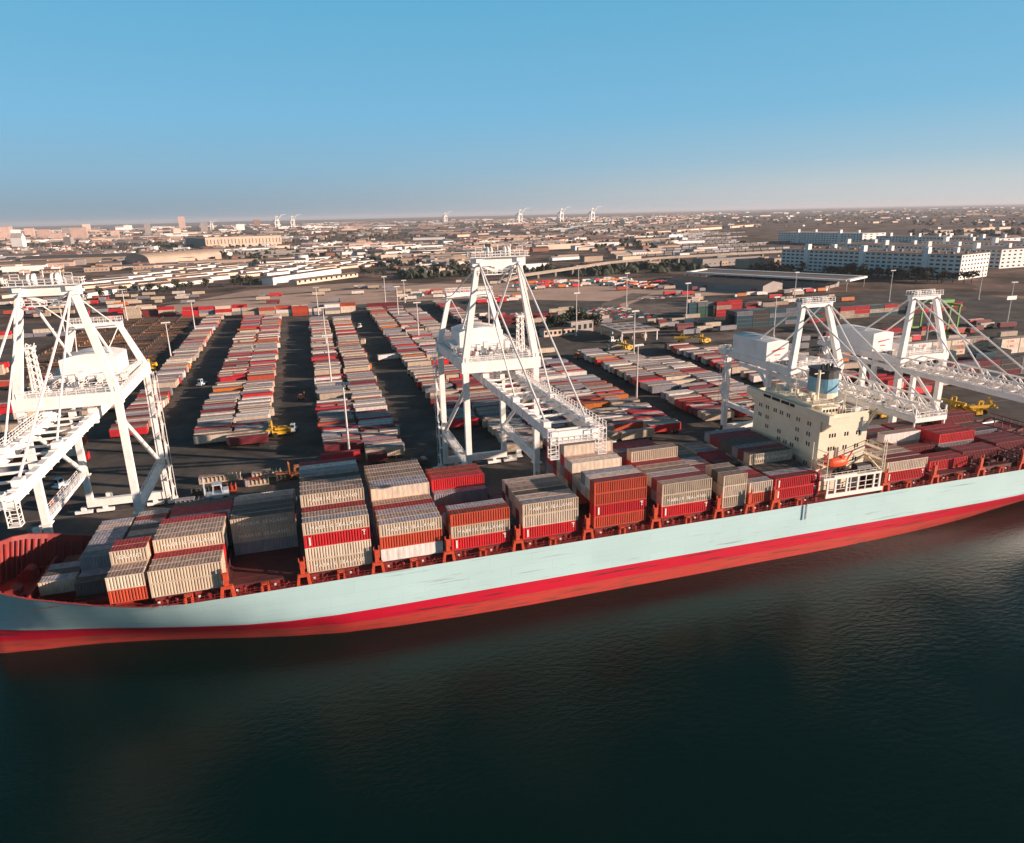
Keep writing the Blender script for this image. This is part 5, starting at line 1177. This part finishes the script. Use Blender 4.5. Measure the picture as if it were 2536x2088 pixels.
# far gantry cranes on the horizon (simple white outlines but full shapes)
def far_crane(x, y, s, label, up=True):
    r = empty('gantry_crane', (x, y, GZ), .3); r.scale = (s*1.12,)*3; tag(r, label, 'gantry crane', 'tiny gantry cranes on the horizon')
    for sx in (-11, 11):
        for sy in (0, 26): mb = MB(); mb.beam((sx, sy, 0), (sx, sy, 44), 3.2); mb.build('leg', M_crane, r)
    mb = MB(); 
    for sx in (-11, 11): mb.beam((sx, -1, 44), (sx, 27, 44), 3); mb.beam((sx, 0, 16), (sx, 26, 42), 2)
    mb.beam((-12, 0, 44), (12, 0, 44), 3); mb.beam((-12, 26, 44), (12, 26, 44), 3); mb.beam((-11, 0, 16), (11, 0, 16), 2.4); mb.box((-7, 8, 45), (7, 22, 53))
    mb.build('portal_beam', M_crane, r)
    mb = MB(); mb.beam((-9, 0, 45), (-4, 0, 68), 2.4); mb.beam((9, 0, 45), (4, 0, 68), 2.4); mb.beam((-5, 0, 68), (5, 0, 68), 2.6); mb.beam((0, 0, 68), (0, 26, 46), 1.2); mb.build('frame_leg', M_crane, r)
    mb = MB(); a_, b_ = ((-4, -2, 46), (28, -34, 84)) if up else ((0, 26, 46), (-30, -44, 46)); mb.beam((0, -2, 45), (26, -12, 76) if up else (0, -50, 45), 2.6, 3.4); mb.beam((26, -12, 76), (46, -20, 77), 2.4) if up else None; mb.build('boom', M_crane, r)
for i, (x, y, s) in enumerate([(-100, 6000, 1.25), (20, 6600, 1.25), (-620, 6400, .9), (1520, 7300, 1.3), (1780, 5600, 1.35), (2290, 6000, 1.4), (2370, 5500, 1.35)]):
    far_crane(x, y, s, f"tiny pale gantry crane with raised boom, {ordn(i+1 if i != 2 else 3)} counted in the horizon line" if False else 'tiny gantry crane with raised boom on the horizon, '+['first of the left pair', 'second of the left pair', 'leftmost and faintest', 'above the middle crane left shoulder', 'above the middle crane right shoulder', 'left one of the close right pair', 'rightmost of them all'][i])

# ---- town: individual buildings nearest, the rest one object
tw = random.Random(21); B = []
def clear(x, y):
    if y < 880+max(0, -x)*.1 and -340 < x < 330: return False
    if x > 0 and y < 640+x*.1: return False
    if 330 < x < 780 and 520 < y < 800: return False
    if x >= 780 and y < 900 and x < 1010: return False
    if 240 < x < 560 and 930 < y < 1300: return False
    if x > 520 and 990 < y < 2500 and x < 560+(y-1000)*1.05+450 and x > 520+(y-1000)*.7: return False
    if -330 < x < 130 and 780 < y < 1250: return False
    if -330 < x < 130 and y < 1500: return tw.random() < .2
    return True
tries = 0; SEEN = set()
while len(B) < 5600 and tries < 60000:
    tries += 1
    t = tw.random(); y = 700/(1-t*.94) if tw.random() < .5 else 700+9500*math.sqrt(tw.random())
    ang = YAW+tw.uniform(-.68, .68); x = math.tan(ang)*y
    ga = .12 if noise.noise(Vector((x*.0005, y*.0005, 11))) > -.1 else -.22
    gu, gv = x*math.cos(ga)+y*math.sin(ga), -x*math.sin(ga)+y*math.cos(ga); gs = 1+max(0, y-2000)/4500
    iu, iv = round(gu/(33*gs)), round(gv/(27*gs))
    if iu % 6 == 0 or iv % 4 == 0 or (iu, iv, ga) in SEEN: continue
    SEEN.add((iu, iv, ga)); gu, gv = iu*33*gs+tw.uniform(-3, 3), iv*27*gs+tw.uniform(-2, 2)
    x, y = gu*math.cos(ga)-gv*math.sin(ga), gu*math.sin(ga)+gv*math.cos(ga)
    if y < 640: continue
    if not clear(x, y): continue
    dn = noise.noise(Vector((x*.002, y*.0014, 3)))
    if dn < -.02 and tw.random() < .8: continue
    if x > y*.62 and y > 1400 and tw.random() < .82: continue
    big = tw.random()
    if big < .15: w_, d_, h_ = tw.uniform(40, 140), tw.uniform(16, 26), tw.uniform(6, 11)
    elif big < .5: w_, d_, h_ = tw.uniform(16, 40), tw.uniform(12, 25), tw.uniform(5, 11)
    else: w_, d_, h_ = tw.uniform(8, 16), tw.uniform(8, 14), tw.uniform(4, 8)
    if x < -300-y*.0 and y > 2600 and tw.random() < .03: w_, d_, h_ = tw.uniform(18, 40), 20, tw.uniform(25, 60)
    sc_b = 1+max(0, y-2500)/6000
    B.append((math.hypot(x, y), x, y, w_*sc_b, d_*sc_b, h_*(1+.25*(sc_b-1)), ga+tw.choice((0, 0, 0, .03, -.03)), tw.choice((0, 0, 1, 2, 3, 3, 4, 4, 5)), tw.choice((0, 0, 1, 1, 2, 3, 3)), tw.random() < .4))
B.sort()
# landmark towers
for x, y, w_, h_ in ((-1086, 8027, 60, 120), (-1031, 3996, 70, 56), (-1516, 4550, 50, 66), (-1067, 3811, 60, 34), (-1440, 4700, 45, 55), (-1350, 4600, 60, 48), (-900, 4200, 40, 36)):
    long_building('tower_block', (x, y), (x+w_, y+6), 30, h_, W_pink, F_tan, {-1086: 'tall lone tower block on the left horizon', -1031: 'broad pink tower block in the left skyline', -1516: 'tower block at the far left edge', -1067: 'squat tower block below the broad pink one', -1440: 'second tower block from the left edge', -1350: 'wide pale tower block left of the broad pink one', -900: 'small tower block right of the broad pink one'}[x], 'tower block')
WM = [W_white, W_cream, W_pink, W_grey, W_tan, W_brick]; WN = ['white', 'cream', 'pink', 'grey', 'tan', 'brick red']; FM = [F_dark, F_tan, F_white, F_grey]; FN = ['dark', 'tan', 'pale', 'grey']
def bgeo(mb, x, y, w_, d_, h_, a, wi, fi, gable, z=GZ):
    ca, sa = math.cos(a), math.sin(a); T = lambda u, v, t: (x+u*ca-v*sa, y+u*sa+v*ca, z+t)
    c = [(0, 0), (w_, 0), (w_, d_), (0, d_)]
    if gable:
        vs = [T(u, v, 0) for u, v in c]+[T(u, v, h_*.7) for u, v in c]+[T(0, d_/2, h_), T(w_, d_/2, h_)]
        mb.add(vs, [(0, 1, 5, 4), (1, 2, 6, 9, 5), (2, 3, 7, 6), (3, 0, 4, 8, 7)], wi)
        mb.add([T(-.4, -.4, h_*.69), T(w_+.4, -.4, h_*.69), T(w_+.4, d_/2, h_+.12), T(-.4, d_/2, h_+.12), T(w_+.4, d_+.4, h_*.69), T(-.4, d_+.4, h_*.69)], [(0, 1, 2, 3), (3, 2, 4, 5)], fi)
    else:
        mb.add([T(u, v, t) for t in (0, h_) for u, v in c], [(0, 1, 5, 4), (1, 2, 6, 5), (2, 3, 7, 6), (3, 0, 4, 7), (4, 5, 6, 7)], wi)
        mb.add([T(u+(.6 if u == 0 else -.6), v+(.6 if v == 0 else -.6), h_+.25) for u, v in c], [(0, 1, 2, 3)], fi)
        mb.add([T(w_*.3+u*.15, d_*.3+v*.2, h_+t) for t in (.25, 2.2) for u, v in c], [(0, 1, 5, 4), (1, 2, 6, 5), (2, 3, 7, 6), (3, 0, 4, 7), (4, 5, 6, 7)], wi)
def sector(x, y):
    a = math.degrees(math.atan2(x, y)-YAW)
    s_ = ['at the far left', 'left of the left crane top', 'left of the white tank', 'beyond the middle block', 'behind the middle crane', 'right of the middle crane', 'left of the right cranes', 'behind the right cranes', 'at the far right'][max(0, min(8, int((a+40)/80*9)))]
    return s_
seccount = {}
town = MB(); nb = 0
for (d, x, y, w_, d_, h_, a, wi, fi, gb) in B:
    if nb < 225:
        r = empty('building', (x, y, GZ), a)
        sct = sector(x, y); kk = (wi, fi, gb, sct); seccount[kk] = seccount.get(kk, 0)+1
        tag(r, f"{WN[wi]} {'gabled' if gb else 'flat-roofed'} building, {FN[fi]} roof, {ordn(seccount[kk])} such {sct}", 'building', 'buildings of the town behind the port')
        m1 = MB(); m2 = MB(); tmp = MB(); bgeo(tmp, 0, 0, w_, d_, h_, 0, 0, 1, gb, 0)
        for f, m in zip(tmp.f, tmp.m): (m1 if m == 0 else m2).add([tmp.v[i] for i in f], [tuple(range(len(f)))])
        nwn = max(1, int(w_/5))
        m1.build('wall', WM[wi], r); m2.build('roof', FM[fi], r)
        if nb < 90:
            if 'tw' not in _txt: m3 = MB(); m3.box((-.9, -.08, 0), (.9, .04, 1.4)); _txt['tw'] = m3.mesh('window', M_glass)
            for i in range(min(nwn, 12)): link('window', _txt['tw'], r, ((i+.5)*w_/min(nwn, 12), 0, h_*.3))
        nb += 1
    else: bgeo(town, x, y, w_, d_, h_, a, wi, 6+fi, gb)
o = town.build('distant_town', WM+FM); struct(o, 'stuff'); tag(o, 'dense pale town of small buildings spreading to the horizon', 'town')

# trees
M_leaf = mat('foliage', (.030, .042, .024), .9, vary=.3, dirt=(.055, .058, .034), dscale=.3, damt=.8)
M_bark = mat('bark', (.09, .06, .04), .9)
def crown_mesh(seed, n=230, R=3.6):
    rr = random.Random(seed); mb = MB(); cl = [(rr.gauss(0, 1.5), rr.gauss(0, 1.5), 5.5+rr.uniform(-1.8, 2.2), rr.uniform(1.0, 1.9)) for _ in range(9)]
    for _ in range(n):
        cx_, cy, cz, cr_ = rr.choice(cl); v = Vector((rr.gauss(0, 1), rr.gauss(0, 1), rr.gauss(0, 1))).normalized()*cr_*rr.uniform(.6, 1.05); c = Vector((cx_, cy, cz))+v
        a = Vector((rr.uniform(-1, 1), rr.uniform(-1, 1), rr.uniform(-1, 1))).normalized(); b = a.orthogonal().normalized(); s_ = rr.uniform(.35, .7)
        mb.add([c+a*s_, c+b*s_, c-a*s_*.8, c-b*s_], [(0, 1, 2, 3)])
    me = bpy.data.meshes.new('crown'); me.from_pydata(mb.v, [], mb.f); me.materials.append(M_leaf); return me
crowns = [crown_mesh(i) for i in range(4)]
mb = MB(); mb.tube((0, 0, 0), (.1, 0, 4.6), .32, .18, 6); mb.beam((.1, 0, 3.2), (1.3, .4, 5.6), .16); mb.beam((.1, 0, 3.4), (-1.1, -.5, 5.4), .16); trunk_me = mb.mesh('trunk', M_bark)
TR = []
tr = random.Random(9)
for _ in range(84): t = tr.random(); TR.append((545+t*85+tr.uniform(-14, 8), 760-t*210+tr.uniform(-16, 6), 'in the line before the big white warehouse'))
for _ in range(26): t = tr.random(); TR.append((-200+t*150+tr.uniform(-10, 10), 838+t*70+tr.uniform(-14, 14), 'among the white depot sheds'))
for _ in range(18): TR.append((tr.uniform(150, 190), tr.uniform(424, 442), 'in the dark clump behind the gate office'))
for _ in range(16): TR.append((tr.uniform(80, 240), tr.uniform(900, 1060), 'in the grove beyond the dirt field'))
cn = {}
for x, y, wl in TR:
    cn[wl] = cn.get(wl, 0)+1
    s_ = tr.uniform(.8, 1.7); r = empty('tree', (x, y, GZ), tr.uniform(0, 6)); r.scale = (s_, s_, s_*tr.uniform(.8, 1.1)); tag(r, f"dark green leafy tree, {ordn(cn[wl])} counted {wl}", 'tree', 'trees behind the yard')
    link('trunk', trunk_me, r); link('crown', tr.choice(crowns), r)
far = MB()
def blob(x, y, s_, h_):
    n = 5; vs = [(x+math.cos(2*math.pi*i/n+s_)*s_*tr.uniform(.7, 1.2), y+math.sin(2*math.pi*i/n+s_)*s_*tr.uniform(.7, 1.2), GZ+h_*.15) for i in range(n)]+[(x+math.cos(2*math.pi*i/n)*s_*tr.uniform(.4, .8), y+math.sin(2*math.pi*i/n)*s_*tr.uniform(.4, .8), GZ+h_*tr.uniform(.6, .85)) for i in range(n)]+[(x+tr.uniform(-1, 1), y, GZ+h_)]
    far.add(vs, [(i, (i+1) % n, n+(i+1) % n, n+i) for i in range(n)]+[(n+i, n+(i+1) % n, 2*n) for i in range(n)])
for _ in range(9000):
    t = tr.random(); y = 800/(1-t*.93) if tr.random() < .6 else 900+8000*math.sqrt(tr.random()); x = math.tan(YAW+tr.uniform(-.68, .68))*y
    if not clear(x, y) or noise.noise(Vector((x*.0022+9, y*.0016, 7))) < -.05: continue
    blob(x, y, tr.uniform(3, 7)*(1+y/6000), tr.uniform(5, 11))
o = far.build('distant_trees', M_leaf); struct(o, 'stuff'); tag(o, 'scattered dark trees between the houses of the far town', 'trees')
# low hills on the horizon, left
hl = MB(); vs = []; n = 60
for i in range(n+1):
    t = i/n; x = -9000+t*20000; h_ = 60*(.5+.5*noise.noise(Vector((x*.0004, 1, 2))))*max(0, 1-abs(t-.45)*1.6)+8; vs += [(x, 15500, GZ-1), (x, 16500, GZ+h_), (x, 18500, GZ-1)]
hl.add(vs, [(3*i+j, 3*i+3+j, 3*i+4+j, 3*i+1+j) for i in range(n) for j in (0, 1)]); struct(hl.build('hills', mat('far_hill', (.12, .10, .08), .95)))

# ------------------------------------------------------------------ haze
HZ = True
if HZ:
    mb = MB(); mb.box((-30000, -2500, -9), (31000, 39000, 150)); hz = mb.build('haze', mat('x', (1, 1, 1))); hz['kind'] = 'stuff'; hz['label'] = 'thin bluish haze over the far town'; hz['category'] = 'haze'
    m = bpy.data.materials.new('haze'); m.use_nodes = True; n = m.node_tree; n.nodes.clear(); out = n.nodes.new('ShaderNodeOutputMaterial'); pv = n.nodes.new('ShaderNodeVolumePrincipled')
    pv.inputs['Color'].default_value = (.80, .84, .92, 1); pv.inputs['Density'].default_value = 4.2e-5; pv.inputs['Anisotropy'].default_value = .1; n.links.new(pv.outputs[0], out.inputs['Volume'])
    hz.data.materials.clear(); hz.data.materials.append(m)
dups = {k: v for k, v in LAB.items() if v > 1}
print('objects', len(bpy.data.objects), 'dup labels', len(dups), list(dups)[:5])

import re as _re
bad = [k for k in LAB if len(_re.findall(r"[A-Za-z0-9][A-Za-z0-9'-]*", k)) > 16]; print('too long', len(bad), bad[:4])
